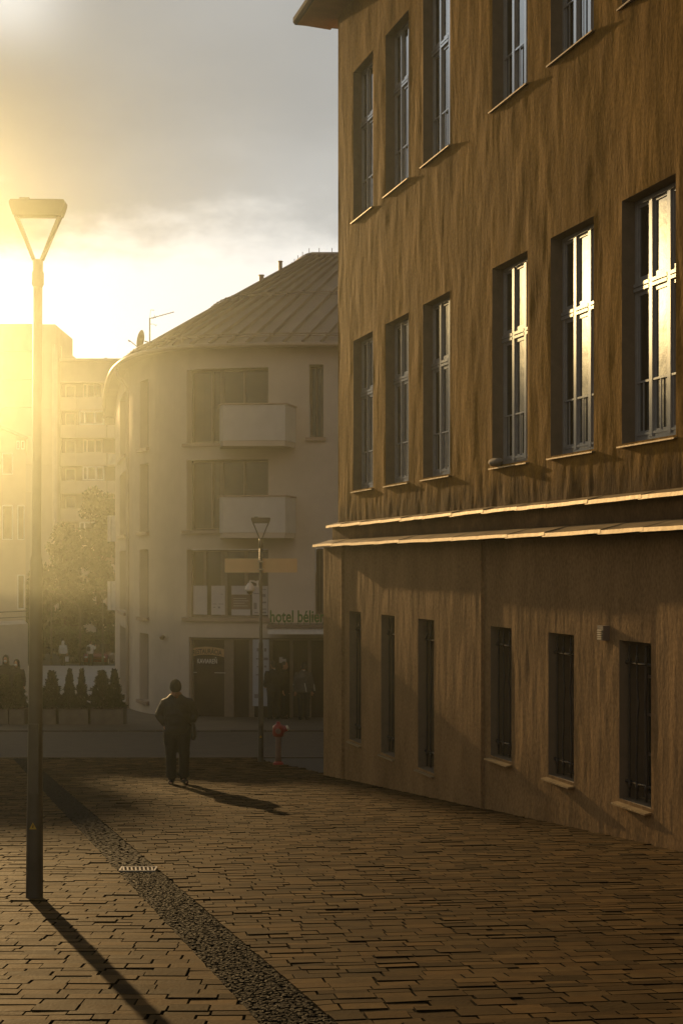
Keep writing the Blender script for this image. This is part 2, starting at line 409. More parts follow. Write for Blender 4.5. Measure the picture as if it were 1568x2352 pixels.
def sheet(name, m, x0, x1, ys, dz, kind='structure'):
    mb = MB()
    for a, b in zip(ys, ys[1:]):
        mb.quad((x0, a, ground_z(a) + dz), (x1, a, ground_z(a) + dz), (x1, b, ground_z(b) + dz), (x0, b, ground_z(b) + dz))
    return tag(obj(name, mb, m), kind=kind)
sheet('road', 'asphalt', -90, 90, [33.3, 37, 41.0], 0.0)
kb = MB()
for i in range(-60, 60):
    x = i * 1.0
    for (y, h) in ((33.08, 0.0), (41.02, 0.035)):
        kb.box((x + 0.006, y, ground_z(y) - 0.2), (x + 0.994, y + 0.16, ground_z(y) + h + random.gauss(0, 0.002)))
tag(obj('kerb', kb, 'kerb'), kind='structure')
sheet('sidewalk', 'walk', -90, 90, [41.2, 46, 52.0], 0.03)
sheet('plaza', 'plaza', -90, 90, [52.02, 56, 80, 106.0], 0.0)
sheet('far_ground', 'earth', -900, 900, [106.02, 110, 150, 1500], -0.01)

# drain grate in the gutter
yg = 12.57; xg = strip_x(yg)
dg = thing('drain_grate', 'small slotted steel drain grate set in the dark cobble gutter', 'drain grate', (xg, yg, ground_z(yg)))
fr = MB(); hw, hd = 0.15, 0.085
fr.box((-hw, -hd, -0.02), (hw, -hd + 0.014, 0.014)); fr.box((-hw, hd - 0.014, -0.02), (hw, hd, 0.014))
fr.box((-hw, -hd + 0.014, -0.02), (-hw + 0.014, hd - 0.014, 0.014)); fr.box((hw - 0.014, -hd + 0.014, -0.02), (hw, hd - 0.014, 0.014))
obj('frame', fr, 'steel', dg, local=True)
br = MB()
for i in range(8):
    x = -hw + 0.03 + i * 0.0335
    br.add([(x + s, y, z) for y, s0 in ((-hd + 0.014, 0.012), (hd - 0.014, -0.012)) for s, z in ((s0 - 0.007, 0.0), (s0 + 0.007, 0.0), (s0 + 0.007, 0.012), (s0 - 0.007, 0.012))],
           [(0, 1, 5, 4), (1, 2, 6, 5), (2, 3, 7, 6), (3, 0, 4, 7)])
obj('bars', br, 'steel', dg, local=True)

# ------------------------------------------------------------------ the ochre building on the right
RZ = math.atan2(-0.9646, 0.2637)
B = thing('ochre_building', 'tall ochre plastered building with barred cellar windows along the right of the street', 'building', (WALL_X(26.4), 26.4, 0), RZ)
lm = lambda y0: (lambda a, d, z: (a, y0 + d, z))          # local frame: x along wall towards camera, +y into the wall
S_END = 24.0
WU = [1.13, 2.98, 4.81, 7.57, 9.42, 11.26]; WW = 1.16
R2 = (1.235, 3.72); R3 = (5.72, 8.19)
up_open = [(s, s + WW, *r) for s in WU for r in (R2, R3)]
def disp_up(a, z):
    w = vnoise(a * 1.1, z * 0.8, 1) * 0.014 + vnoise(a * 3.1 + vnoise(a * 2, z * 2, 8), z * 1.3, 2) * 0.009 + vnoise(a * 7.5 + vnoise(a * 3, z * 4, 9) * 0.9, z * 2.8, 3) * 0.0048 + vnoise(a * 5, z * 4.5, 7) * 0.0050 + vnoise(a * 11, z * 9, 27) * 0.0012 \
        + vnoise(a * 17, z * 5.5, 4) * 0.0018
    rough = np.clip((2.0 - z) / 1.4, 0, 1)
    w += rough * (vnoise(a * 9, z * 7, 5) * 0.010 + vnoise(a * 20, z * 14, 6) * 0.004)
    return w
def disp_low(a, z):
    return vnoise(a * 1.3, z * 0.6, 11) * 0.010 + vnoise(a * 3.6 + vnoise(a * 2, z * 2, 18), z * 1.6, 12) * 0.009 + vnoise(a * 8.5 + vnoise(a * 3, z * 4, 19) * 0.9, z * 2.6, 13) * 0.0050 + vnoise(a * 5, z * 4, 17) * 0.0038 + vnoise(a * 19, z * 5, 14) * 0.0030
UPY, LOY = 0.17, 0.0
up = panel(lm(UPY), 0.17, 13.6, 0.55, 9.43, up_open, 0.022, 0.09, disp_up)
tail = panel(lm(UPY), 13.6, S_END, 0.55, 9.43, [], 0.3, 1.0); up.add(tail.v, tail.f)
up.quad((0.17, UPY, 0.55), (0.17, 12, 0.55), (0.17, 12, 9.43), (0.17, UPY, 9.43))
obj('upper_wall', up, 'facade_up', B, local=True, smooth=True)
LW = [1.50, 3.30, 5.10, 7.85, 9.66, 11.47]; LWW = 0.70
lo_open = [(s, s + LWW, -2.855 if i < 3 else -2.355, -0.76) for i, s in enumerate(LW)]
low = MB()
secs = [(0.0, 1.18, -0.045), (1.18, 7.62, 0.0), (7.62, 12.3, 0.04), (12.3, 15.0, 0.0)]
ysec = {}
for (a, b, y0) in secs:
    p = panel(lm(y0), a, b, -4.6, 0.30, [o for o in lo_open if a <= o[0] < b], 0.022, 0.09, disp_low); low.add(p.v, p.f)
for (a, ya, yb) in ((1.18, -0.045, 0.0), (7.62, 0.0, 0.04), (12.3, 0.04, 0.0)):
    low.quad((a, ya, -4.6), (a, yb, -4.6), (a, yb, 0.30), (a, ya, 0.30))
p = panel(lm(0.0), 15.0, S_END, -4.6, 0.30, [], 0.3, 1.0); low.add(p.v, p.f)
low.quad((0, -0.045, -4.6), (0, 12, -4.6), (0, 12, 0.30), (0, -0.045, 0.30))
obj('lower_wall', low, 'facade_low', B, local=True, smooth=True)
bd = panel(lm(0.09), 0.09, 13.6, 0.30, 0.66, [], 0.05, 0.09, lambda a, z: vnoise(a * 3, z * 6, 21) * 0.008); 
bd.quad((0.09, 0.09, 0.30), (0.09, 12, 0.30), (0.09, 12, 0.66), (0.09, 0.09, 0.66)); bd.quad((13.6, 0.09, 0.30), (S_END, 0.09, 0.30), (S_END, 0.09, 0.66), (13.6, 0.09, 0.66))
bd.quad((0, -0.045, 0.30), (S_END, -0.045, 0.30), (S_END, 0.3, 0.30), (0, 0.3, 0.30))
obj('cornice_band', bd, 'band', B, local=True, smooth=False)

def flashing(xs, out, inn, z, drop, plen, seed):
    rr = random.Random(seed); mb = MB(); x = xs
    while x < S_END:
        L = plen * rr.uniform(0.8, 1.25); n = 6
        t0, t1 = rr.uniform(0.004, 0.011), rr.uniform(-0.002, 0.002)
        bend = rr.uniform(-0.002, 0.002); rows = []
        for i in range(n + 1):
            t = i / n; s = x + (L + 0.06) * t
            lift = (1 - t) * t1 + t * t0 + bend * math.sin(math.pi * t)
            ww = rr.gauss(0, 0.0012)
            rows.append([(s, inn, z + drop + lift * 0.4), (s, (inn + out) / 2, z + drop * 0.45 + lift + ww), (s, out, z + lift + ww),
                         (s, out - 0.006, z - 0.042 + lift * 1.6 + ww), (s, out + 0.010, z - 0.046 + lift * 1.6 + ww)])
        k = 5; vs = [p for r in rows for p in r]
        mb.add(vs, [(i * k + j, (i + 1) * k + j, (i + 1) * k + j + 1, i * k + j + 1) for i in range(n) for j in range(k - 1)])
        x += L
    return mb
f1 = flashing(0.02, -0.005, UPY + 0.02, 0.675, 0.055, 1.0, 3)
f1.quad((0.02, -0.005, 0.65), (0.02, 11, 0.65), (0.02, 11, 0.68), (0.02, -0.005, 0.68)); f1.quad((0.02, -0.005, 0.655), (S_END, -0.005, 0.655), (S_END, 0.2, 0.655), (0.02, 0.2, 0.655))
obj('upper_ledge', f1, 'flash', B, local=True)
f2 = flashing(-0.16, -0.20, 0.11, 0.345, 0.085, 1.15, 5)
f2.quad((-0.16, -0.20, 0.32), (-0.16, 11, 0.32), (-0.16, 11, 0.35), (-0.16, -0.20, 0.35)); f2.quad((-0.16, -0.195, 0.325), (S_END, -0.195, 0.325), (S_END, 0.0, 0.325), (-0.16, 0.0, 0.325))
obj('lower_ledge', f2, 'flash', B, local=True)

# eaves and hipped roof
e = 0.585; ev = MB()
ev.quad((0.17 - e, UPY - e, 9.47), (S_END, UPY - e, 9.47), (S_END, UPY + 0.02, 9.43), (0.17 - e, UPY + 0.02, 9.43))
ev.quad((0.17 - e, UPY - e, 9.47), (0.17 - e, 12, 9.47), (0.20, 12, 9.43), (0.20, UPY + 0.02, 9.43))
obj('soffit', ev, 'soffit', B, local=True)
rf = MB(); g0 = 0.17 - e - 0.06; g1 = UPY - e - 0.06
prof = [(0.06, 9.465), (0.03, 9.47), (0.0, 9.52), (0.0, 9.60), (0.05, 9.66), (4.5, 13.0)]
for (ia, za), (ib, zb) in zip(prof, prof[1:]):
    rf.quad((g0 + ia, g1 + ia, za), (S_END, g1 + ia, za), (S_END, g1 + ib, zb), (g0 + ib, g1 + ib, zb))
    rf.quad((g0 + ia, g1 + ia, za), (g0 + ia, 14 - ia, za), (g0 + ib, 14 - ib, zb), (g0 + ib, g1 + ib, zb))
obj('roof', rf, 'rooftile', B, local=True)

# upper windows: frame (part) > pane, sill
def upper_window():
    H = R2[1] - R2[0]; w = WW
    fr = MB()
    def bar(x0, x1, z0, z1, ya, yb): fr.box((x0, ya, z0), (x1, yb, z1))
    t = 0.05; tz = 0.62 * H; th = 0.05; mh = 0.03; q = 0.038
    ms = [w / 3, 2 * w / 3]
    bar(0.004, t, 0.02, H - 0.004, 0.004, 0.06); bar(w - t, w - 0.004, 0.02, H - 0.004, 0.004, 0.06)
    bar(t, w - t, H - t, H - 0.004, 0.004, 0.06); bar(t, w - t, 0.02, 0.07, 0.004, 0.06)
    bar(w * 0.16, w - 0.01, H - t - 0.010, H - t + 0.024, -0.016, 0.003)
    for m_ in ms:
        bar(m_ - mh, m_ + mh, 0.07, tz, 0.005, 0.06); bar(m_ - mh, m_ + mh, tz + 2 * th, H - t, 0.005, 0.06)
        bar(m_ - 0.034, m_ + 0.034, 0.05, H - t - 0.011, -0.013, 0.004)
    bar(t, w - t, tz, tz + 2 * th, 0.0055, 0.06)
    xs = [0.015] + [v for m_ in ms for v in (m_ - 0.0345, m_ + 0.0345)] + [w - 0.015]
    for x0, x1 in zip(xs[::2], xs[1::2]):
        bar(x0, x1, tz + 0.008, tz + 0.042, -0.018, 0.0045); bar(x0, x1, tz + 0.056, tz + 0.092, -0.018, 0.0045)
    lights = []
    es = [t] + [v for m_ in ms for v in (m_ - mh, m_ + mh)] + [w - t]
    for x0, x1 in zip(es[::2], es[1::2]):
        for (z0, z1) in ((0.07, tz), (tz + 2 * th, H - t)):
            for r in ((x0, x0 + q, z0, z1), (x1 - q, x1, z0, z1), (x0 + q, x1 - q, z0, z0 + q + 0.015), (x0 + q, x1 - q, z1 - q, z1)):
                bar(r[0] + 0.001, r[1] - 0.001, r[2] + 0.001, r[3] - 0.001, 0.010, 0.055)
            lights.append((x0 + q, x1 - q, z0 + q + 0.015, z1 - q))
        zr = 0.245 * H; xm = (x0 + x1) / 2
        bar(x0 + 0.006, x1 - 0.006, zr, zr + 0.022, -0.006, 0.009); bar(xm - 0.009, xm + 0.009, 0.075, zr - 0.001, -0.002, 0.009)
        bar(x0 + 0.006, x1 - 0.006, 0.074, 0.10, -0.008, 0.009)
    return fr, lights
frm, lights = upper_window()
pn = MB()
for (x0, x1, z0, z1) in lights: pn.quad((x0, 0.024, z0), (x1, 0.024, z0), (x1, 0.024, z1), (x0, 0.024, z1))
sl = MB()
sl.add([(-0.05, 0.05, 0.018), (WW + 0.03, 0.05, 0.018), (WW + 0.03, -0.178, -0.026), (-0.05, -0.178, -0.026),
        (-0.05, 0.05, 0.006), (WW + 0.03, 0.05, 0.006), (WW + 0.03, -0.178, -0.042), (-0.05, -0.178, -0.042)],
       [(0, 1, 2, 3), (4, 7, 6, 5), (3, 2, 6, 7), (0, 3, 7, 4), (1, 5, 6, 2)])
w0 = obj('window', frm, 'paint', B, local=True); obj('pane', pn, 'pane', w0, local=True); obj('sill', sl, 'flash', w0, local=True)
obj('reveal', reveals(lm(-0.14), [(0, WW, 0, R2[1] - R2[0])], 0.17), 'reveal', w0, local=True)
first = True
for r in (R2, R3):
    for s in WU:
        loc = (s, UPY + 0.14, r[0])
        if first: w0.location = loc; first = False
        else: copy_tree(w0, B, loc)

# cellar windows: frame > pane, grille, sill
def cellar(Hh, yo):
    fr = MB(); w = LWW; t = 0.05
    fr.box((0.003, 0, 0.003), (t, 0.06, Hh - 0.003)); fr.box((w - t, 0, 0.003), (w - 0.003, 0.06, Hh - 0.003)); fr.box((t, 0, 0.003), (w - t, 0.06, t)); fr.box((t, 0, Hh - t), (w - t, 0.06, Hh - 0.003))
    fr.box((w / 2 - 0.025, 0.003, t), (w / 2 + 0.025, 0.055, Hh - t))
    for k in (0.27, 0.52, 0.76): 
        for (x0, x1) in ((t, w / 2 - 0.025), (w / 2 + 0.025, w - t)): fr.box((x0, 0.008, Hh * k), (x1, 0.05, Hh * k + 0.03))
    pn = MB(); pn.quad((t, 0.03, t), (w - t, 0.03, t), (w - t, 0.03, Hh - t), (t, 0.03, Hh - t))
    gr = MB(); yb = -0.19
    xs = [0.07, 0.24, 0.44, 0.63]
    for i, x in enumerate(xs):
        pts = []
        for k in range(25):
            t_ = k / 24; z = 0.02 + t_ * (Hh - 0.06)
            wob = 0.0
            if i in (1, 2): wob = (0.030 * math.exp(-((t_ - 0.62) / 0.06) ** 2) - 0.020 * math.exp(-((t_ - 0.2) / 0.12) ** 2)) * (1 if i == 1 else -1)
            pts.append((x + wob, yb, z))
        gr.tube(pts, 0.011, 8)
        for k in (0.09, 0.88): gr.tube([(x, yb, Hh * k - 0.045), (x, yb, Hh * k), (x, yb, Hh * k + 0.045)], [0.012, 0.021, 0.012], 8)
    for k in (0.11, 0.86): gr.tube([(-0.02, yb + 0.012, Hh * k), (w + 0.02, yb + 0.012, Hh * k)], 0.014, 8)
    for k in (0.11, 0.86): gr.ball((0.025, yb, Hh * k), 0.024); gr.ball((w - 0.025, yb, Hh * k), 0.024)
    sl = MB()
    sl.add([(-0.045, -0.02, 0.006), (w + 0.01, -0.02, 0.006), (w + 0.01, -0.345, -0.045), (-0.045, -0.345, -0.045),
            (-0.045, -0.02, -0.03), (w + 0.01, -0.02, -0.03), (w + 0.01, -0.345, -0.060), (-0.045, -0.345, -0.060)],
           [(0, 1, 2, 3), (4, 7, 6, 5), (3, 2, 6, 7), (0, 3, 7, 4), (1, 5, 6, 2)])
    wn = obj('window', fr, 'hframe', B, local=True); wn['label'] = 'barred cellar window with wrought iron grille'
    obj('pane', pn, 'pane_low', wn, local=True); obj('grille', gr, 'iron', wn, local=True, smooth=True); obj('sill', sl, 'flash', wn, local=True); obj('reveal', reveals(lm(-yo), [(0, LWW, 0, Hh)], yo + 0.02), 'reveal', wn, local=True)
    return wn
tall, short = cellar(2.095, 0.30), cellar(1.595, 0.27)
tall.location = (LW[0], 0.30, -2.855); short.location = (LW[3], 0.31, -2.355)
for s in LW[1:3]: copy_tree(tall, B, (s, 0.30, -2.855))
for s in LW[4:]: copy_tree(short, B, (s, 0.31, -2.355))

def B_world(s, y, z): return W[B.name] @ Vector((s, y, z))
# small vent box on the wall, rolled cloth on a sill
sv = (26.4 - 24325 / (1385 + 173)) * 1.0367
vb = thing('vent_box', 'small louvred grey vent box fixed to the wall above the rightmost barred window', 'vent', B_world(sv, 0.04, -0.70), RZ)
v = MB(); v.box((-0.07, -0.075, -0.075), (0.07, 0.01, 0.075)); obj('housing', v, 'hframe', vb, local=True)
v = MB()
for i in range(5): v.add([(-0.055, -0.077, -0.055 + i * 0.022), (0.055, -0.077, -0.055 + i * 0.022), (0.055, -0.092, -0.066 + i * 0.022), (-0.055, -0.092, -0.066 + i * 0.022)], [(0, 1, 2, 3)])
obj('louvres', v, 'iron', vb, local=True)
rc = MB()
pts = [(0.03 + 0.06 * i, -0.03 + random.gauss(0, 0.006), 0.045 + random.gauss(0, 0.004)) for i in range(7)]
rc.tube(pts, [(0.025, 0.02), (0.06, 0.045), (0.066, 0.05), (0.062, 0.048), (0.066, 0.05), (0.05, 0.042), (0.02, 0.015)], 12, Vector((0, 1, 0)))
o = obj('rolled_cloth', rc, 'cloth', None, smooth=True); o.location = B_world(WU[3], UPY - 0.0, R2[0] - 0.005); o.rotation_euler[2] = RZ
tag(o, 'grey rolled cloth lying on the sill of a first floor window of the ochre building', 'rolled cloth')

# ------------------------------------------------------------------ street lamps
def street_lamp(label, loc, group):
    L = thing('street_lamp', label, 'street lamp', loc, 0, group)
    p = MB(); p.lathe([(0.062, -0.1), (0.061, 0.0), (0.058, 0.5), (0.052, 1.2), (0.046, 2.3), (0.044, 2.42), (0.034, 2.46), (0.033, 4.385)], n=28)
    obj('pole', p, 'lamp', L, local=True, smooth=True)
    c = MB(); c.lathe([(0.033, 4.38), (0.043, 4.40), (0.043, 4.48), (0.036, 4.50), (0.036, 4.575), (0.02, 4.58)], n=24); obj('collar', c, 'lamp', L, local=True, smooth=True)
    for sgn in (-1, 1):
        a = MB()
        prof_ = ((0.014, 0.040, 4.572, 0.022), (0.078, 0.103, 4.73, 0.026), (0.142, 0.170, 4.888, 0.030))
        a.add([(sgn * x, y, z) for (x0, x1, z, hw) in prof_ for (x, y) in ((x0, -hw), (x1, -hw), (x1, hw), (x0, hw))],
              [(0, 1, 5, 4), (1, 2, 6, 5), (2, 3, 7, 6), (3, 0, 4, 7), (4, 5, 9, 8), (5, 6, 10, 9), (6, 7, 11, 10), (7, 4, 8, 11), (0, 1, 2, 3), (8, 9, 10, 11)])
        obj('arm', a, 'lamp', L, local=True)
    h = MB()
    prof_ = [(0.150, 4.885), (0.172, 4.890), (0.186, 4.93), (0.197, 4.965), (0.199, 4.985), (0.190, 5.0), (0.15, 5.006)]
    rows = [[(sx_ * w_, sy_ * d_, z) for sx_, sy_ in ((-1, -1), (1, -1), (1, 1), (-1, 1))] for (w_, z), d_ in zip(prof_, (0.05, 0.056, 0.058, 0.058, 0.058, 0.055, 0.04))]
    h.add([p for r_ in rows for p in r_], [(i * 4 + j, i * 4 + (j + 1) % 4, (i + 1) * 4 + (j + 1) % 4, (i + 1) * 4 + j) for i in range(len(rows) - 1) for j in range(4)] + [(3, 2, 1, 0), tuple(range(24, 28))])
    h.box((-0.13, -0.03, 5.006), (-0.06, 0.03, 5.018))
    obj('lamp_head', h, 'lamp', L, local=True)
    return L
GL = 'street lamps with open V shaped heads'
nb = U(79, 2062, 10.93)
near = street_lamp('nearest street lamp with tall dark post at the left edge of the brick paving', (nb.x, nb.y, ground_z(nb.y)), GL)
near.rotation_euler = (0, math.radians(0.32), 0)
d_ = MB(); d_.box((-0.035, -0.0665, 0.75), (0.035, -0.03, 1.25)); obj('service_door', d_, 'lamp', near, local=True)
st = MB(); st.add([(-0.026, -0.0685, 0.50), (0.026, -0.0685, 0.50), (0, -0.0685, 0.55)], [(0, 1, 2)]); o = obj('warning_sticker', st, 'yellow', near, local=True); o['label'] = 'yellow triangular warning sticker'
sti = MB(); sti.add([(-0.004, -0.0695, 0.509), (0.004, -0.0695, 0.512), (-0.002, -0.0695, 0.524), (0.005, -0.0695, 0.525), (0.001, -0.0695, 0.538)], [(0, 1, 3, 2), (2, 3, 4)]); obj('bolt_mark', sti, 'black', o, local=True)
fb = U(599, 1750, 31.2)
far = copy_tree(near, None, (fb.x, fb.y, ground_z(fb.y))); far.rotation_euler = (0, 0, 0)
tag(far, 'street lamp in front of the hotel carrying a cream sign and a camera', 'street lamp', GL)
for (x, D, lab) in ((118, 108, 'far street lamp on the plaza left of the curved mast lamp'), (236, 107, 'far street lamp on the plaza right of the curved mast lamp')):
    p_ = U(x, 0, D); c = copy_tree(near, None, (p_.x, D, ground_z(D))); c.rotation_euler = (0, 0, 0); c.scale = (1.3, 1.3, 1.05); tag(c, lab, 'street lamp', GL)
p_ = U(184, 0, 107)
ml = thing('mast_lamp', 'tall mast lamp with curved arm on the far plaza between two straight lamps', 'street lamp', (p_.x, 107, ground_z(107)))
m_ = MB(); pts = [(0, 0, -0.2), (0, 0, 2.0), (0, 0, 3.7)] + [(-0.35 + 0.35 * math.cos(a), 0, 3.7 + 0.6 * math.sin(a)) for a in np.linspace(0.2, 1.15, 6)] + [(-1.2, 0, 4.85)]
m_.tube(pts, [0.09, 0.085, 0.08, 0.075, 0.07, 0.065, 0.06, 0.055, 0.05, 0.045], 10); obj('mast', m_, 'lamp', ml, local=True, smooth=True)
m_ = MB(); m_.tube([(-1.1, 0, 4.82), (-1.3, 0, 4.92), (-1.7, 0, 5.02)], [0.05, 0.10, 0.05], 10); obj('lamp_head', m_, 'lamp', ml, local=True, smooth=True)

# sign board and dome camera on the far lamp
zc = (HY - 1299) / F * 31.2
sg = thing('sign_board', 'blank cream rectangular sign board fixed across the lamp post before the hotel', 'sign', (fb.x, 31.2, zc))
s_ = MB(); x0, x1 = (515 - 598) / F * 31.3, (681 - 598) / F * 31.3; hh = 0.145; r = 0.02
s_.prism([(0, 0)], 0, 0) if False else None
poly = []
for (cx_, cz_, a0) in ((x1 - r, hh - r, 0), (x0 + r, hh - r, 90), (x0 + r, -hh + r, 180), (x1 - r, -hh + r, 270)):
    for k in range(5): a = math.radians(a0 + k * 22.5); poly.append((cx_ + r * math.cos(a), cz_ + r * math.sin(a)))
n_ = len(poly); s_.add([(x, 0.045, z) for x, z in poly] + [(x, 0.065, z) for x, z in poly], [tuple(range(n_)), tuple(range(n_, 2 * n_))[::-1]] + [(i, (i + 1) % n_, n_ + (i + 1) % n_, n_ + i) for i in range(n_)])
obj('board', s_, 'sign', sg, local=True)
for z in (-0.08, 0.08):
    s_ = MB(); s_.box((-0.06, -0.042, z - 0.012), (0.06, 0.044, z + 0.012)); obj('clamp', s_, 'steel', sg, local=True)
zc = (HY - 1345) / F * 31.2
cam_ = thing('dome_camera', 'white dome surveillance camera on a bracket on the lamp post below the cream sign', 'camera', (fb.x, 31.2, zc))
c_ = MB(); c_.box((-0.085, -0.05, -0.035), (-0.045, 0.04, 0.10)); c_.tube([(-0.08, 0, 0.06), (-0.15, 0, 0.085), (-0.215, 0, 0.10), (-0.225, 0, 0.06), (-0.225, 0, 0.02)], [0.022, 0.02, 0.02, 0.022, 0.024], 10)
obj('bracket', c_, 'white', cam_, local=True, smooth=False)
c_ = MB(); c_.lathe([(0.02, 0.055), (0.04, 0.05), (0.075, 0.0), (0.10, -0.065), (0.105, -0.11), (0.09, -0.115)], (-0.225, 0, 0), 24); obj('housing', c_, 'white', cam_, local=True, smooth=True)
c_ = MB(); c_.ball((-0.225, 0, -0.115), (0.068, 0.068, 0.072), 20, 12); obj('dome', c_, 'hglass', cam_, local=True, smooth=True)

# hydrant
hb = U(639, 1757, 29.9)
hy = thing('fire_hydrant', 'red topped fire hydrant on a brown column beside the lamp post', 'fire hydrant', (hb.x, 29.9, ground_z(29.9)))
h = MB(); h.lathe([(0.10, -0.03), (0.105, 0.02), (0.10, 0.05), (0.075, 0.055), (0.065, 0.075)], n=20); obj('base_flange', h, 'red', hy, local=True, smooth=False)
h = MB(); h.lathe([(0.062, 0.06), (0.058, 0.2), (0.057, 0.5), (0.062, 0.57)], n=20); obj('column', h, 'rust', hy, local=True, smooth=True)
h = MB(); h.lathe([(0.07, 0.55), (0.105, 0.565), (0.115, 0.60), (0.112, 0.72), (0.10, 0.77), (0.06, 0.79), (0.045, 0.80), (0.04, 0.84), (0.02, 0.85)], n=24)
h.tube([(0.05, 0, 0.67), (0.15, -0.01, 0.715), (0.165, -0.01, 0.722)], [0.075, 0.062, 0.062], 16); obj('head', h, 'red', hy, local=True, smooth=True)
h = MB(); h.tube([(0.16, -0.01, 0.715), (0.20, -0.012, 0.735)], [0.058, 0.052], 16); obj('side_cap', h, 'steel', hy, local=True)
h = MB(); h.tube([(0, -0.10, 0.67), (0, -0.135, 0.67)], [0.055, 0.05], 16); obj('front_cap', h, 'rust', hy, local=True)

# ------------------------------------------------------------------ the round cornered hotel
hp = [(9.0, 46.6), (6, 46.2), (3, 46.0), (U(772, 0, 46).x, 46.0), (U(600, 0, 46.1).x, 46.1), (U(450, 0, 46.5).x, 46.5), (U(370, 0, 47.4).x, 47.4), (U(325, 0, 48.8).x, 48.8),
      (U(298, 0, 50.8).x, 50.8), (U(282, 0, 53.4).x, 53.4), (U(272, 0, 57).x, 57.0), (U(266, 0, 62).x, 62.0), (U(264, 0, 68).x, 68.0)]
def catmull(P, n=40):
    P = [np.array(p, float) for p in P]; out = []
    for i in range(len(P) - 1):
        p0, p1, p2, p3 = P[max(i - 1, 0)], P[i], P[i + 1], P[min(i + 2, len(P) - 1)]
        for t in np.linspace(0, 1, n, endpoint=False):
            out.append(0.5 * (2 * p1 + (p2 - p0) * t + (2 * p0 - 5 * p1 + 4 * p2 - p3) * t * t + (3 * p1 - p0 - 3 * p2 + p3) * t ** 3))
    return np.array(out + [P[-1]])
HC = catmull(hp); HS = np.concatenate([[0], np.cumsum(np.hypot(*np.diff(HC, axis=0).T))]); HL = HS[-1]
HT = np.gradient(HC, axis=0); HT /= np.hypot(HT[:, 0], HT[:, 1])[:, None]
def hmap(a, d, z):
    a = np.asarray(a, float)
    x = np.interp(a, HS, HC[:, 0]); y = np.interp(a, HS, HC[:, 1]); tx = np.interp(a, HS, HT[:, 0]); ty = np.interp(a, HS, HT[:, 1])
    return (x + ty * d, y - tx * d, z + 0 * a)       # +d = into the building
def a_at(x, d=0.0):
    px_, py_ = HC[:, 0] + HT[:, 1] * d, HC[:, 1] - HT[:, 0] * d
    u = px_ / py_ * F + CX; return float(HS[np.argmin(np.abs(u - x))])
def zy(y, x=None, D=46.3):
    if x is not None: a = a_at(x); D = float(np.interp(a, HS, HC[:, 1]))
    return (HY - y) / F * D
H = thing('hotel_building', 'cream round cornered hotel with metal roof, balconies and street level restaurant', 'hotel', (-2.5, 50, -4.7))
EZ = 6.62
def hop(xl, xr, yt, yb, d): return (a_at(xr), a_at(xl), zy(yb, (xl + xr) / 2), zy(yt, (xl + xr) / 2), d)
big = [hop(430, 617, 845, 1017, 0.36), hop(430, 617, 1055, 1218, 0.36), hop(430, 617, 1262, 1420, 0.34)]
gf = (1.5, a_at(435), -4.75, zy(1465, 520), 0.22)
nar = [hop(712, 742, 837, 1005, 0.5), hop(722, 742, 1260, 1412, 0.5)]
lefts = [hop(321, 341, 873, 1030, 0.35), hop(321, 341, 1065, 1222, 0.35), hop(321, 341, 1262, 1418, 0.35), hop(321, 341, 1455, 1610, 0.35)]
sides = [hop(275, 290, 905, 1050, 0.3), hop(275, 290, 1085, 1230, 0.3), hop(275, 290, 1265, 1405, 0.3), hop(275, 290, 1440, 1605, 0.3)]
allop = big + [gf] + nar + lefts + sides
hw = panel(hmap, 0, HL, -5.6, EZ, [o[:4] for o in allop], 0.25, 1.0); obj('wall', hw, 'hotel', H, smooth=False)
hm = lambda a, d, z: Vector(hmap(a, d, z))
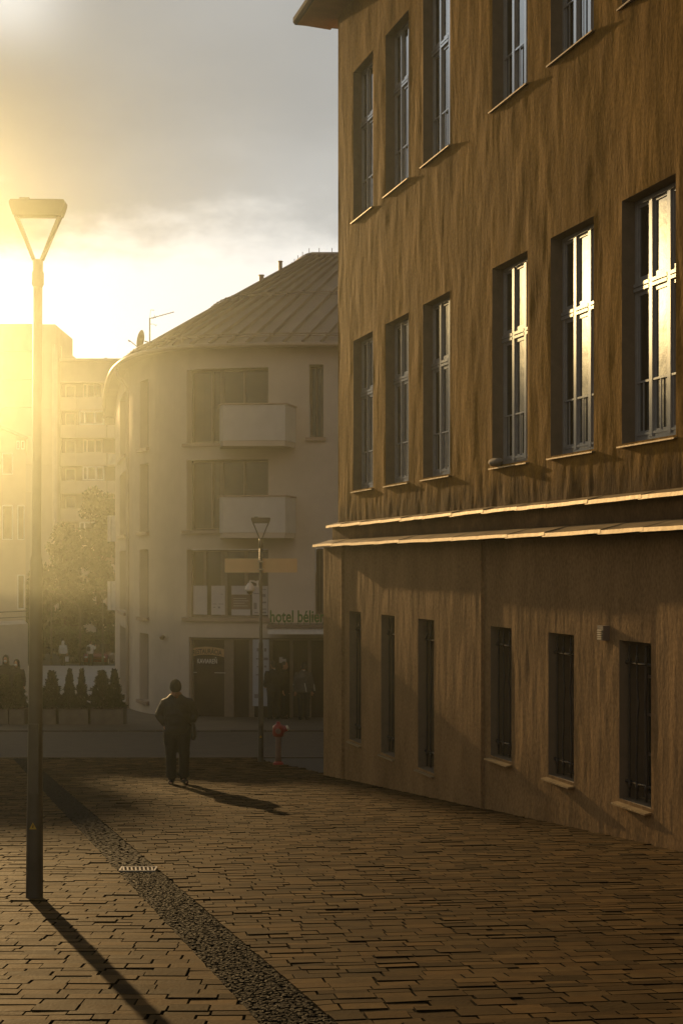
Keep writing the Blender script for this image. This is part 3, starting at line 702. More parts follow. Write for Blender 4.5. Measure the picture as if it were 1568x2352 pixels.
def hwindow(o, cols, rails=(), fw=0.07, sill=True):
    a0, a1, z0, z1, d = o; fr = MB(); pn = MB(); n = 6
    def bar(p, q, za, zb, da, db):
        for i in range(max(1, int(abs(q - p) / 0.6))):
            k = max(1, int(abs(q - p) / 0.6)); s, t = p + (q - p) * i / k, p + (q - p) * (i + 1) / k
            vs = [hm(s, da, za), hm(t, da, za), hm(t, db, za), hm(s, db, za), hm(s, da, zb), hm(t, da, zb), hm(t, db, zb), hm(s, db, zb)]
            fr.add(vs, [(0, 3, 2, 1), (4, 5, 6, 7), (0, 1, 5, 4), (1, 2, 6, 5), (2, 3, 7, 6), (3, 0, 4, 7)])
    da, db = d - 0.08, d - 0.005
    bar(a0 + .004, a0 + fw, z0 + .004, z1 - .004, da, db); bar(a1 - fw, a1 - .004, z0 + .004, z1 - .004, da, db)
    bar(a0 + fw, a1 - fw, z0 + .004, z0 + fw, da, db); bar(a0 + fw, a1 - fw, z1 - fw, z1 - .004, da, db)
    for (c, cw) in cols:
        c = a1 - (a1 - a0) * c; bar(c - cw / 2, c + cw / 2, z0 + fw, z1 - fw, da + 0.004, db)
    for r in rails:
        zr = z0 + (z1 - z0) * r; bar(a0 + fw, a1 - fw, zr - 0.03, zr + 0.03, da + 0.012, db)
    e_ = np.linspace(a0 + fw * 0.5, a1 - fw * 0.5, n + 1)
    for p, q in zip(e_, e_[1:]): pn.quad(hm(p, d - 0.03, z0 + fw * .5), hm(q, d - 0.03, z0 + fw * .5), hm(q, d - 0.03, z1 - fw * .5), hm(p, d - 0.03, z1 - fw * .5))
    w = obj('window', fr, 'hframe', H); obj('pane', pn, 'hglass', w)
    rc_ = reveals(hmap, [o], 0.3, 6)
    for p, q in zip(e_, e_[1:]): rc_.quad(hm(p, d + 0.1, z0), hm(q, d + 0.1, z0), hm(q, d + 0.1, z1), hm(p, d + 0.1, z1))
    obj('recess', rc_, 'hotel', w)
    if sill:
        s = MB(); k = 6; e_ = np.linspace(a0 - 0.07, a1 + 0.12, k + 1)
        for p, q in zip(e_, e_[1:]):
            vs = [hm(p, -0.10, z0 - 0.10), hm(q, -0.10, z0 - 0.10), hm(q, 0.012, z0 - 0.10), hm(p, 0.012, z0 - 0.10), hm(p, -0.10, z0 + 0.004), hm(q, -0.10, z0 + 0.004), hm(q, 0.012, z0 + 0.02), hm(p, 0.012, z0 + 0.02)]
            s.add(vs, [(0, 3, 2, 1), (4, 5, 6, 7), (0, 1, 5, 4), (2, 3, 7, 6), (3, 0, 4, 7), (1, 2, 6, 5)])
        obj('sill', s, 'hotel_metal', w)
    return w
hwindow(big[0], [(0.30, .07), (0.42, .12), (0.7, .07)]); hwindow(big[1], [(0.30, .07), (0.42, .12), (0.7, .07)])
hwindow(big[2], [(0.20, .10), (0.45, .22), (0.72, .10)])
for o in nar: hwindow(o, [(0.5, .06)])
for o in lefts + sides: hwindow(o, [], (0.5,))
# shop front
a1 = gf[1]
sf = hwindow(gf, [((a1 - a_at(x)) / (a1 - gf[0]), w_) for x, w_ in ((522, .30), (577, .16), (621, .12), (668, .10), (712, .10))], (), 0.08, False); sf['label'] = 'street level shop front glazing of the restaurant'
cur = MB()                                             # drawn curtains behind the upper windows
# balconies with splayed right end
for (yt, yb) in ((925, 1022), (1137, 1234)):
    Df = 45.0; zt, zb = (HY - yt) / F * Df, (HY - yb) / F * Df
    out = [(U(683, 0, 46.05).x, 46.2), (U(655, 0, Df).x, Df), (U(512, 0, Df + 0.1).x, Df + 0.1), (U(505, 0, 45.4).x, 45.4), (U(503, 0, 46.3).x, 46.4)]
    def offset(P, d):
        R = []
        for i, p in enumerate(P):
            pr, nx = P[max(i - 1, 0)], P[min(i + 1, len(P) - 1)]
            t = Vector((nx[0] - pr[0], nx[1] - pr[1])).normalized(); R.append((p[0] + t.y * d, p[1] - t.x * d))
        return R
    inn = offset(out, 0.07); 
    bl = MB(); m_ = len(out)
    ring = lambda P, z: [(x, y, z) for x, y in P]
    vs = ring(out, zb + 0.14) + ring(out, zt - 0.05) + ring(inn, zt - 0.05) + ring(inn, zb + 0.14)
    bl.add(vs, [(k * m_ + i, k * m_ + i + 1, (k + 1) % 4 * m_ + i + 1, (k + 1) % 4 * m_ + i) for k in range(4) for i in range(m_ - 1)])
    bo = obj('balcony', bl, 'balcony', H)
    rl = MB(); o2 = offset(out, -0.03); i2 = offset(out, 0.10)
    vs = ring(o2, zt - 0.045) + ring(o2, zt) + ring(i2, zt) + ring(i2, zt - 0.045)
    rl.add(vs, [(k * m_ + i, k * m_ + i + 1, (k + 1) % 4 * m_ + i + 1, (k + 1) % 4 * m_ + i) for k in range(4) for i in range(m_ - 1)]); obj('rail', rl, 'hotel_metal', bo)
    sb = MB(); o3 = offset(out, 0.02); sb.prism(o3, zb - 0.02, zb + 0.135); obj('slab', sb, 'hotel', bo)
# canopy with lettering
cz0, cz1 = zy(1457, None, 44.4), zy(1444, None, 44.4)
cn = MB(); cx0 = U(615, 0, 44.4).x
cn.box((cx0, 44.4, cz0), (7.5, 46.3, cz1)); cno = obj('canopy', cn, 'white', H)
cn = MB(); cn.box((cx0 - 0.03, 44.36, cz1 + 0.002), (7.5, 46.2, zy(1436, None, 44.4))); obj('canopy_top', cn, 'hframe', cno)
lx0 = U(620, 0, 44.5).x; lw_ = (745 - 620) / F * 44.5; lz0 = zy(1430, None, 44.5); lh = 28 / F * 44.5
tm = text_mb('hotel bélier', lw_, lh, 0.06, lambda u, v, w: (lx0 + u, 44.5 + w, lz0 + v), bold=0.022)
for i in range(9): tm.box((lx0 + 0.06 + i * lw_ / 8.6, 44.49, zy(1436, None, 44.4)), (lx0 + 0.075 + i * lw_ / 8.6, 44.51, lz0 + 0.02))
so = obj('lettering', tm, 'green', cno); so['label'] = 'green letters hotel bélier standing on the canopy'
# restaurant sticker on the glass
gd = 0.22 - 0.07
ax0, ax1 = a_at(515, gd), a_at(441, gd)
def on_glass(u, v, w): return hm(ax1 - u, gd - 0.004 - w, v)
wt = ax1 - ax0; zt = zy(1487, 480, None) if False else (HY - 1487) / F * 47.0
zb_ = (HY - 1507) / F * 47.0; hgt = zt - zb_
arch = lambda u, v: v + 0.07 * (1 - ((u - wt / 2) / (wt / 2)) ** 2)
st = MB(); n = 16
for i in range(n):
    p, q = wt * i / n, wt * (i + 1) / n
    st.quad(on_glass(p, arch(p, zb_), 0), on_glass(q, arch(q, zb_), 0), on_glass(q, arch(q, zb_ + hgt * .9), 0), on_glass(p, arch(p, zb_ + hgt * .9), 0))
so = obj('arched_sticker', st, 'tan', sf); so['label'] = 'tan arched sticker reading RESTAURÁCIA with KAVIAREŇ below'
tm = text_mb('RESTAURÁCIA', wt * 0.88, hgt * 0.72, 0.004, lambda u, v, w: on_glass(u + wt * 0.06, arch(u + wt * 0.06, zb_ + hgt * .1 + v), 0.008 + w), bold=0.015)
tm2 = text_mb('KAVIAREŇ', wt * 0.60, hgt * 0.72, 0.004, lambda u, v, w: on_glass(u + wt * 0.2, zb_ - hgt * 0.75 + v, 0.008 + w), bold=0.01)
# the two words belong to the sticker: letters of the arch are dark, the lower word pale
o = obj('lettering', tm, 'black', sf); o['label'] = 'dark arched word RESTAURÁCIA'
o = obj('lettering', tm2, 'white', sf); o['label'] = 'white word KAVIAREŇ'
for (xa, xb) in ((441, 452), (491, 517)):
    dm = MB(); q = lambda x, y: on_glass(ax1 - a_at(x, gd), zy(y, None, 47.4), 0.004)
    dm.quad(q(xa, 1541.5), q(xb, 1541.5), q(xb, 1540), q(xa, 1540)); obj('glazing_rail', dm, 'paper', sf)
# small notices on the door
for (xa, xb, ya, yb) in ((641, 649, 1507, 1520), (650, 656, 1511, 1520)):
    dm = MB(); q = lambda x, y: hm(a_at(x, gd), gd - 0.006, zy(y, None, 46.8)); dm.quad(q(xa, yb), q(xb, yb), q(xb, ya), q(xa, ya)); obj('door_notice', dm, 'paper', sf)
# posters in the first floor window and banner by the entrance: things of their own
def poster(name, xa, xb, ya, yb, m, label, cat, lines, depth, D, group=None, m2='ink'):
    a, b = a_at(xa, depth), a_at(xb, depth); z0, z1 = zy(yb, None, D), zy(ya, None, D)
    org = hm((a + b) / 2, depth, z0)
    t = thing(name, label, cat, org, 0, group)
    s = MB(); k = 2; q = lambda u, v, w=0: hm(a + (b - a) * u, depth - w, z0 + (z1 - z0) * v)
    s.add([q(0, 0), q(1, 0), q(1, 1), q(0, 1), q(0, 0, -.01), q(1, 0, -.01), q(1, 1, -.01), q(0, 1, -.01)], [(0, 1, 2, 3), (7, 6, 5, 4), (0, 4, 5, 1), (1, 5, 6, 2), (2, 6, 7, 3), (3, 7, 4, 0)]); obj('sheet', s, m, t)
    if lines:
        s = MB()
        for (u0, u1, v0, v1) in lines: s.quad(q(u0, v0, .004), q(u1, v0, .004), q(u1, v1, .004), q(u0, v1, .004))
        obj('print', s, m2, t)
    return t
GP = 'posters in the first floor hotel window'
pd = 0.34 - 0.09
poster('poster', 443, 477, 1345, 1411, 'paper', 'blank pale poster, leftmost in the hotel first floor window', 'poster', [], pd, 47.0, GP)
poster('poster', 485, 517, 1345, 1411, 'paper', 'pale poster with faint small print, second in the hotel first floor window', 'poster', [(.1, .4, .36, .38), (.55, .9, .36, .38), (.15, .3, .24, .27), (.5, .66, .22, .28), (.7, .86, .7, .72)], pd, 47.0, GP)
t = poster('poster', 531, 574, 1345, 1412, 'paper_dark', 'dark maroon poster with white head and foot bands in the hotel window', 'poster', [(0, 1, .7, 1), (0, 1, 0, .2), (.1, .8, .56, .58), (.1, .9, .48, .50), (.1, .7, .40, .42), (.1, .85, .31, .33)], pd, 47.0, GP, 'paper')
poster('poster', 578, 616, 1345, 1411, 'paper', 'pale poster printed with small pictures, behind the dome camera', 'poster', [(.1, .3, .2, .42), (.6, .85, .62, .72), (.1, .45, .72, .75), (.6, .9, .4, .46), (.15, .4, .06, .09), (.6, .9, .05, .11), (.6, .9, .18, .22), (.6, .9, .86, .88)], pd, 47.0, GP)
poster('banner', 580, 617, 1469, 1622, 'banner', 'tall pale blue vertical banner standing beside the hotel entrance', 'banner', [(.25, .4, .82, .87), (.7, .85, .82, .87), (.2, .45, .70, .72), (.68, .95, .69, .73), (.25, .5, .58, .60), (.7, .85, .58, .61), (.2, .4, .46, .48), (.1, .35, .12, .18)], -0.25, 45.9)

# roof: seamed metal shell
EA = np.concatenate([np.linspace(0, HL, 60)])
def eave_pt(a): return hm(a, -0.42, EZ)
def ridge_pt(a):
    p = Vector(hmap(a, 0, 0)); t = np.clip((p.x + 7.7) / 14.0, 0, 1)
    k = a / HL
    x = p.x + 2.7 + 3.4 * max(0, (-2.4 - p.x) / 6.0)
    y = 52.5 + max(0, (a - a_at(370))) * 0.55
    return Vector((x, y, 10.62))
rf = MB(); n = 64; m_ = 8
aa = np.linspace(0, HL, n + 1)
def roof_pt(a, t):
    e_, r_ = eave_pt(a), ridge_pt(a); p = e_.lerp(r_, t); p.z += 0.03 * math.sin(math.pi * t); return p
rf.add([roof_pt(a, t) for a in aa for t in np.linspace(0, 1, m_ + 1)], [(i * (m_ + 1) + j, (i + 1) * (m_ + 1) + j, (i + 1) * (m_ + 1) + j + 1, i * (m_ + 1) + j + 1) for i in range(n) for j in range(m_)])
for i in range(n):                                     # cap behind the ridge
    p, q = ridge_pt(aa[i]), ridge_pt(aa[i + 1]); rf.quad(p, q, q + Vector((2, 9, -4)), p + Vector((2, 9, -4)))
ro = obj('roof', rf, 'hotel_metal', H, smooth=False)
sm = MB(); a = 0.3
while a < HL:
    sm.tube([roof_pt(a, t) + Vector((0, 0, 0.04)) for t in np.linspace(0, 1, 9)], [(0.028, 0.085)] * 9, 6); a += 0.55
obj('seams', sm, 'hotel_metal', ro)
gu = MB(); gu.tube([hm(a, -0.47, EZ - 0.03) for a in np.linspace(0, HL, 70)], 0.075, 8); obj('gutter', gu, 'hotel_metal', ro, smooth=True)
so_ = MB()
e_ = np.linspace(0, HL, 60)
for p, q in zip(e_, e_[1:]): so_.quad(hm(p, 0.05, EZ - 0.06), hm(q, 0.05, EZ - 0.06), hm(q, -0.46, EZ - 0.02), hm(p, -0.46, EZ - 0.02))
obj('eave_soffit', so_, 'hotel', ro)
for t_ in (0.055, 0.50):
    sg_ = MB(); pts = [roof_pt(a, t_) + Vector((0, -0.04, 0.14)) for a in np.linspace(0, HL, 80)]; sg_.tube(pts, 0.022, 6); sg_.tube([p - Vector((0, 0, 0.07)) for p in pts], 0.018, 6)
    for a in np.arange(0.3, HL, 0.55): p = roof_pt(a, t_); sg_.box((p.x - 0.02, p.y - 0.09, p.z - 0.02), (p.x + 0.02, p.y - 0.02, p.z + 0.17))
    obj('snow_guard', sg_, 'hotel_metal', ro)
rd = MB(); rd.tube([ridge_pt(a) + Vector((0, 0, 0.06)) for a in np.linspace(0, HL, 60)], 0.10, 8)
for a in np.arange(3, HL, 1.1): p = ridge_pt(a); rd.tube([p, p + Vector((0, 0, 0.30))], 0.012, 5)
obj('ridge_cap', rd, 'hotel_metal', ro)
for (x, y, w_, h_) in ((600, 662, 0.17, 0.46), (643.5, 630, 0.14, 0.46)):
    D = 52.0; p = U(x, y, D); ch = MB(); ch.lathe([(w_ / 2, -0.5), (w_ / 2, h_ - 0.03), (w_ * 0.62, h_ - 0.03), (w_ * 0.62, h_)], (p.x, p.y, p.z), 12); obj('chimney', ch, 'hotel_metal', ro)
dp = MB(); ad = a_at(298); dp.tube([hm(ad, -0.44, EZ - 0.08), hm(ad, -0.40, EZ - 0.35), hm(ad, -0.08, EZ - 0.75), hm(ad, -0.08, 0), hm(ad, -0.08, -5.2)], 0.055, 8); obj('downpipe', dp, 'hotel', H, smooth=True)
for (yt, yb) in ((1043, 1066), (1184, 1244), (1335, 1402)):
    s = MB(); D = 63.0; a_, b_ = U(247, yt, D), U(264, yb, D); s.box((a_.x, D, b_.z), (a_.x + 0.13, D + 0.15, a_.z)); s.box((a_.x + 0.16, D, b_.z), (b_.x + 0.4, D + 0.15, a_.z)); obj('side_screen', s, 'white', H)
vl = MB(); p = hm(a_at(374), 0, zy(1463, 374)); vl.tube([p + Vector((0, 0.05, 0)), p + Vector((0, -0.18, 0.02)), p + Vector((-0.02, -0.25, -0.03))], [0.06, 0.05, 0.07], 10); obj('wall_light', vl, 'hframe', H)

# antenna and dish on the roof
ab = U(344, 792, 50.5)
an = thing('roof_antenna', 'thin television aerial mast standing on the left edge of the hotel roof', 'antenna', ab)
m_ = MB(); hh_ = (792 - 730) / F * 50.5; m_.tube([(0, 0, -0.7), (0, 0, hh_)], 0.022, 8); obj('mast', m_, 'lamp', an, local=True)
m_ = MB(); m_.tube([(0, 0, hh_ - 0.02), (0.80, 0, hh_ + 0.20)], 0.014, 6)
for k in range(9): u_ = k / 8; c = Vector((0.08 + 0.70 * u_, 0, hh_ + 0.20 * u_)); m_.tube([c + Vector((0, -0.16 + 0.08 * u_, 0)), c + Vector((0, 0.16 - 0.08 * u_, 0))], 0.007, 5)
m_.tube([(0.12, 0, hh_ - 0.02), (0.16, 0, hh_ + 0.10), (0.20, 0, hh_ + 0.0)], 0.012, 6); obj('aerial', m_, 'lamp', an, local=True)
m_ = MB(); m_.tube([(0.03, 0, hh_ + 0.27), (0.15, 0, hh_ + 0.26)], 0.01, 5); m_.tube([(0.24, 0, hh_ - 0.24), (0.12, 0, hh_ - 0.20), (0.2, 0, hh_ - 0.27)], 0.01, 5); m_.tube([(0, 0, hh_ - 0.2), (0.12, 0, hh_ - 0.2)], 0.008, 5); m_.tube([(0, 0, hh_), (0.03, 0, hh_ + 0.27)], 0.006, 5); obj('reflector', m_, 'lamp', an, local=True)
db = U(332, 797, 50.3)
ds = thing('satellite_dish', 'satellite dish with feed arm tilted skyward on the hotel roof edge', 'satellite dish', db)
m_ = MB(); rows = []
for i in range(6):
    r = 0.33 * i / 5; dep_ = 0.10 * (r / 0.33) ** 2
    for j in range(20): a = 2 * math.pi * j / 20; rows.append((-dep_ - 0.05, r * math.cos(a) * 0.9, r * math.sin(a)))
m_.add(rows, [(i * 20 + j, i * 20 + (j + 1) % 20, (i + 1) * 20 + (j + 1) % 20, (i + 1) * 20 + j) for i in range(5) for j in range(20)])
rot = Matrix.Translation((0, 0, 0.22)) @ Matrix.Rotation(math.radians(12), 4, 'Y') @ Matrix.Rotation(math.radians(-14), 4, 'Z'); m_.v = [tuple(rot @ Vector(p)) for p in m_.v]
obj('dish', m_, 'lamp', ds, local=True, smooth=True)
m_ = MB(); m_.tube([(0.0, 0, 0.2), (0.12, 0, 0.16), (0.2, 0, 0.1), (0.2, 0, -0.5)], 0.022, 6); m_.tube([(-0.03, 0, -0.03), (-0.25, 0, 0.02), (-0.5, 0, 0.22)], 0.016, 6); obj('arm', m_, 'lamp', ds, local=True)
m_ = MB(); m_.tube([(-0.5, 0, 0.22), (-0.53, 0, 0.20)], [0.035, 0.045], 8); obj('feed', m_, 'lamp', ds, local=True)

# ------------------------------------------------------------------ apartment block far behind, house at the left
DB = 150.0
bx = lambda x, D=DB: (x - CX) / F * D
AB = thing('apartment_block', 'tall pale concrete apartment block with loggias, half lost in the sun haze', 'apartment block', (bx(100), DB, -8))
wl = MB(); zt = (HY - 829) / F * DB
wl.box((bx(-900), DB + 0.9, -8), (bx(137) - 0.0, DB + 12, 21.6)); wl.box((bx(137), DB + 1.2, -8), (bx(330), DB + 12, zt)); wl.box((bx(137), DB - 0.1, zt - 0.0), (bx(330), DB + 1.2, zt + 0.25)); wl.box((bx(137), DB + 0.4, zt - 2.0), (bx(330), DB + 1.199, zt - 0.001))
obj('wall', wl, 'block', AB)
tw = MB(); tz = (HY - 750) / F * DB
fl = 64 / F * DB
for k in range(12):
    za = tz - (k + 1) * fl; tw.box((bx(-195), DB - 2, max(za, -8) + 0.03), (bx(97), DB + 8, tz - k * fl - 0.03)); tw.box((bx(97) + 0.05, DB - 1.7, max(za, -8) + 0.03), (bx(134), DB + 8, tz - k * fl - 0.03))
    if za < -8: break
tw.box((bx(-194), DB - 1.95, -8), (bx(134) - 0.05, DB + 7.9, tz - 0.06)) if False else tw.box((bx(-194), DB - 1.6, -8), (bx(133), DB + 7.9, tz - 0.06))
obj('stair_tower', tw, 'block', AB)
lh_ = MB(); lh_.box((bx(-470), DB + 2, 21.602), (bx(-338), DB + 7, 24.6)); obj('roof_shade_box', lh_, 'block', AB)  # unseen box added on the roof to shade the left paving
pp = MB(); pp.tube([(bx(134), DB - 1.9, tz - 2), (bx(134), DB - 1.9, -6)], 0.28, 8); obj('downpipe', pp, 'block2', AB)
for k in range(8):
    zf = zt - 2.0 - k * fl                                 # top of a loggia opening
    par = MB(); par.box((bx(139), DB + 0.1, zf - fl), (bx(176), DB + 0.25, zf - 1.55)); par.box((bx(177), DB, zf - fl), (bx(244), DB + 0.2, zf - 1.55)); par.box((bx(246), DB + 0.1, zf - fl), (bx(330), DB + 0.25, zf - 1.55))
    par.box((bx(139), DB + 0.2, zf - 0.10), (bx(330), DB + 1.19, zf + 0.02)); po = obj('parapet', par, 'block2', AB)
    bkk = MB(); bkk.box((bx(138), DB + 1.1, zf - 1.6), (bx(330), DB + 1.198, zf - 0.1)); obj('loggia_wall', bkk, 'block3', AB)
    wf = MB(); pn = MB()
    glz = k in (1, 3, 5)
    xa, xb, dd = (181, 239, DB + 0.12) if glz else (186, 232, DB + 1.0)
    z0, z1 = zf - 1.5, zf - 0.12; x0_, x1_ = bx(xa), bx(xb)
    if k == 3: x0_ = bx(189)
    wfm = 0.14
    for (p, q, r, s) in ((x0_, x0_ + wfm, z0, z1), (x1_ - wfm, x1_, z0, z1), (x0_ + wfm, x1_ - wfm, z0, z0 + .13), (x0_ + wfm, x1_ - wfm, z1 - .13, z1)): wf.box((p, dd, r), (q, dd + 0.08, s))
    for f_ in (0.22, 0.62): xm = x0_ + (x1_ - x0_) * f_; wf.box((xm - .08, dd + .004, z0 + .13), (xm + .08, dd + .078, z1 - .13))
    pn.quad((x0_ + .1, dd + 0.05, z0 + .1), (x1_ - .1, dd + 0.05, z0 + .1), (x1_ - .1, dd + 0.05, z1 - .1), (x0_ + .1, dd + 0.05, z1 - .1))
    wo = obj('window', wf, 'white' if glz else 'block2', AB); obj('pane', pn, 'hglass', wo)
    wf = MB(); wf.box((bx(146), DB + 0.95, zf - 1.5), (bx(170), DB + 1.05, zf - 0.3)); wo = obj('window', wf, 'block', AB)
    pn = MB(); pn.quad((bx(149), DB + 0.94, zf - 1.4), (bx(167), DB + 0.94, zf - 1.4), (bx(167), DB + 0.94, zf - 0.4), (bx(149), DB + 0.94, zf - 0.4)); obj('pane', pn, 'hglass', wo)
vt = MB(); p = U(236, 829, DB); vt.lathe([(0.22, -0.2), (0.22, 0.15), (0.15, 0.36), (0.03, 0.42)], (p.x, DB + 2, p.z + 0.2), 12); obj('roof_vent', vt, 'block', AB)

DH = 85.0
HS_ = thing('gabled_house', 'pale gabled house at the left edge, washed out by the sun', 'house', (bx(20, DH), DH, ground_z(DH)))
hx1 = bx(59, DH); zr = 7.0; hx0 = hx1 - 8.0; xm = (hx0 + hx1) / 2; zg = ground_z(DH)
hw_ = MB(); hw_.add([(hx0, DH, zg), (hx1, DH, zg), (hx1, DH, zr), (xm, DH, zr + 1.7), (hx0, DH, zr)] + [(hx0 - 2.7, DH + 12, zg), (hx1 - 2.7, DH + 12, zg), (hx1 - 2.7, DH + 12, zr), (xm - 2.7, DH + 12, zr + 1.7), (hx0 - 2.7, DH + 12, zr)],
        [(0, 1, 2, 3, 4), (9, 8, 7, 6, 5), (1, 6, 7, 2), (0, 4, 9, 5)])
obj('wall', hw_, 'house', HS_)
rf_ = MB()
for s in (-1, 1):
    xe = xm + s * 4.2; ze = zr - 0.05
    rf_.add([(xm, DH - 0.3, zr + 1.72), (xe, DH - 0.3, ze), (xe - 2.7, DH + 12.3, ze), (xm - 2.7, DH + 12.3, zr + 1.72), (xm, DH - 0.3, zr + 1.9), (xe, DH - 0.3, ze + .16), (xe - 2.7, DH + 12.3, ze + .16), (xm - 2.7, DH + 12.3, zr + 1.9)],
            [(0, 1, 2, 3), (4, 7, 6, 5), (0, 4, 5, 1), (1, 5, 6, 2), (2, 6, 7, 3)])
obj('roof', rf_, 'hotel_metal', HS_)
for (xa, xb, ya, yb) in ((38, 45, 1012, 1032), (48, 57, 1012, 1032), (40, 57, 1160, 1240), (5, 30, 1160, 1240), (40, 57, 1320, 1400), (5, 30, 1040, 1090)):
    a_, b_ = U(xa, ya, DH), U(xb, yb, DH); f_ = MB()
    for (p, q, r, s) in ((a_.x, a_.x + .06, b_.z, a_.z), (b_.x - .06, b_.x, b_.z, a_.z), (a_.x + .06, b_.x - .06, b_.z, b_.z + .06), (a_.x + .06, b_.x - .06, a_.z - .06, a_.z)): f_.box((p, DH - .03, r), (q, DH + .02, s))
    wo = obj('window', f_, 'white', HS_); pn = MB(); pn.quad((a_.x + .05, DH - .01, b_.z + .05), (b_.x - .05, DH - .01, b_.z + .05), (b_.x - .05, DH - .01, a_.z - .05), (a_.x + .05, DH - .01, a_.z - .05)); obj('pane', pn, 'hglass', wo)

# retaining wall with railing at the left of the plaza
rw = thing('retaining_wall', 'pale concrete retaining wall topped by a thin railing left of the plaza', 'wall', (bx(20, 62), 62, ground_z(62)))
w_ = MB(); xr = bx(64, 62); xl = xr - 16; zt_ = (HY - 1433) / F * 62; zl = (HY - 1450) / F * 62 - 0.5
w_.add([(xl, 62, -6), (xr, 62, -6), (xr, 62, zt_), (xl, 62, zl), (xl - 1, 66, -6), (xr - 1, 66, -6), (xr - 1, 66, zt_), (xl - 1, 66, zl)], [(0, 1, 2, 3), (4, 7, 6, 5), (3, 2, 6, 7), (1, 5, 6, 2), (0, 3, 7, 4)]); obj('wall_body', w_, 'retain', rw)
w_ = MB(); w_.tube([(xl, 62.3, zl + 0.55), (xr, 62.3, zt_ + 0.52)], 0.025, 6); w_.tube([(xl, 62.3, zl + 0.3), (xr, 62.3, zt_ + 0.28)], 0.018, 6)
for i in range(9): x = xl + (xr - xl) * i / 8; z = zl + (zt_ - zl) * i / 8; w_.tube([(x, 62.3, z), (x, 62.3, z + 0.55)], 0.022, 6)
obj('railing', w_, 'lamp', rw)

# ------------------------------------------------------------------ plants
def leaves(blobs, n, size, seed, shade=(0.5, 1.5), upw=0.0):
    rr = np.random.RandomState(seed); mb = MB(); sh = []
    wts = np.array([b[3] ** 2 for b in blobs]); wts /= wts.sum(); pick = rr.choice(len(blobs), n, p=wts)
    tone = rr.uniform(*shade, len(blobs))
    for i in pick:
        cx_, cy_, cz_, r, *sq = blobs[i]; sqz = sq[0] if sq else 1.0
        d = rr.normal(size=3); d /= np.linalg.norm(d); rad = r * rr.uniform(0.45, 1.05)
        p = np.array([cx_, cy_, cz_]) + d * rad * np.array([1, 1, sqz])
        t = rr.normal(size=3); t[2] += upw; t /= np.linalg.norm(t); u = np.cross(t, rr.normal(size=3)); u /= np.linalg.norm(u)
        s = size * rr.uniform(0.6, 1.4)
        mb.add([p - t * s, p + u * s * 0.5, p + t * s, p - u * s * 0.5], [(0, 1, 2, 3)])
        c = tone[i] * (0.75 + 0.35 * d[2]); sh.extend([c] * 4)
    mb.shade = sh; return mb

def broad_tree(label, loc, top, width, seed, n=5200):
    rr = random.Random(seed); t = thing('broadleaf_tree', label, 'tree', loc, 0, 'trees before the apartment block'); hgt = top - loc[2]
    tr = MB(); tr.tube([(0, 0, -0.3), (0.1, 0, hgt * 0.2), (0.0, 0.1, hgt * 0.45), (0.2, 0, hgt * 0.75)], [0.28, 0.22, 0.16, 0.05], 10)
    bl = []
    for i in range(26):
        f_ = rr.uniform(0.22, 1.0); half = width / 2 * math.sin(math.pi * min(1, 0.15 + f_ * 0.82)) ** 0.7
        a = rr.uniform(0, 6.28); q = rr.uniform(0.2, 0.95) * half
        c = (math.cos(a) * q, math.sin(a) * q, hgt * f_ * 0.93); bl.append((*c, rr.uniform(0.6, 1.25), 0.8))
        tr.tube([(0, 0, hgt * min(f_, .7) * 0.7), (c[0] * .6, c[1] * .6, c[2] * 0.9), c], [0.09, 0.05, 0.02], 6)
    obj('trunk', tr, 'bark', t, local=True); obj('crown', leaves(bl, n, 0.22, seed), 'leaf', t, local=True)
    return t
broad_tree('tall dark tree rising between the apartment block and the hotel', (bx(225, 118), 118, ground_z(118)), (HY - 1098) / F * 118, 4.4, 3, 7000)
broad_tree('rounded dark tree left of the tall one, behind the plaza people', (bx(150, 116), 116, ground_z(116)), (HY - 1195) / F * 116, 4.2, 5, 6000)
broad_tree('low spreading dark tree behind the near lamp post', (bx(75, 119), 119, ground_z(119)), (HY - 1280) / F * 119, 4.6, 9, 5000)
hd = leaves([(bx(60 + i * 15, 112), 112 + random.uniform(-1, 1), ground_z(112) + random.uniform(.3, 2.2), 1.0, 0.9) for i in range(16)] * 2, 6000, 0.16, 21)
tag(obj('undergrowth', hd, 'leaf'), 'dark mass of shrubs closing the far side of the plaza', 'shrubs', None, 'stuff')

def conifer():
    t = thing('conifer_shrub', 'x', 'shrub', (0, 0, 0), 0, 'conifers in planters by the road')
    mb = MB(); sh = []; rr = np.random.RandomState(4)
    for i in range(2600):
        f_ = rr.uniform(0, 1) ** 1.3; z = 0.04 + f_ * 1.12; r = 0.30 * (1 - f_) ** 0.95 * (0.9 + 0.25 * math.sin(z * 23 + rr.uniform(0, .5))) + 0.012
        a = rr.uniform(0, 6.283); k = rr.uniform(0.55, 1.05); p = np.array([math.cos(a) * r * k, math.sin(a) * r * k, z])
        d = np.array([math.cos(a) * 0.5, math.sin(a) * 0.5, 1.0]) + rr.normal(size=3) * 0.35; d /= np.linalg.norm(d); u = np.cross(d, rr.normal(size=3)); u /= np.linalg.norm(u); s = rr.uniform(0.03, 0.065)
        mb.add([p, p + d * s + u * s * 0.35, p + d * s * 2, p + d * s - u * s * 0.35], [(0, 1, 2, 3)]); sh.extend([rr.uniform(0.5, 1.4)] * 4)
    mb.shade = sh; obj('crown', mb, 'thuja', t, local=True)
    tr = MB(); tr.tube([(0, 0, -0.1), (0, 0, 0.6), (0, 0, 1.0)], [0.03, 0.022, 0.01], 6); obj('trunk', tr, 'bark', t, local=True)
    return t
DP = 43.6; pz = ground_z(DP) + 0.09
ctop = (HY - 1627) / F * DP
cf = conifer()
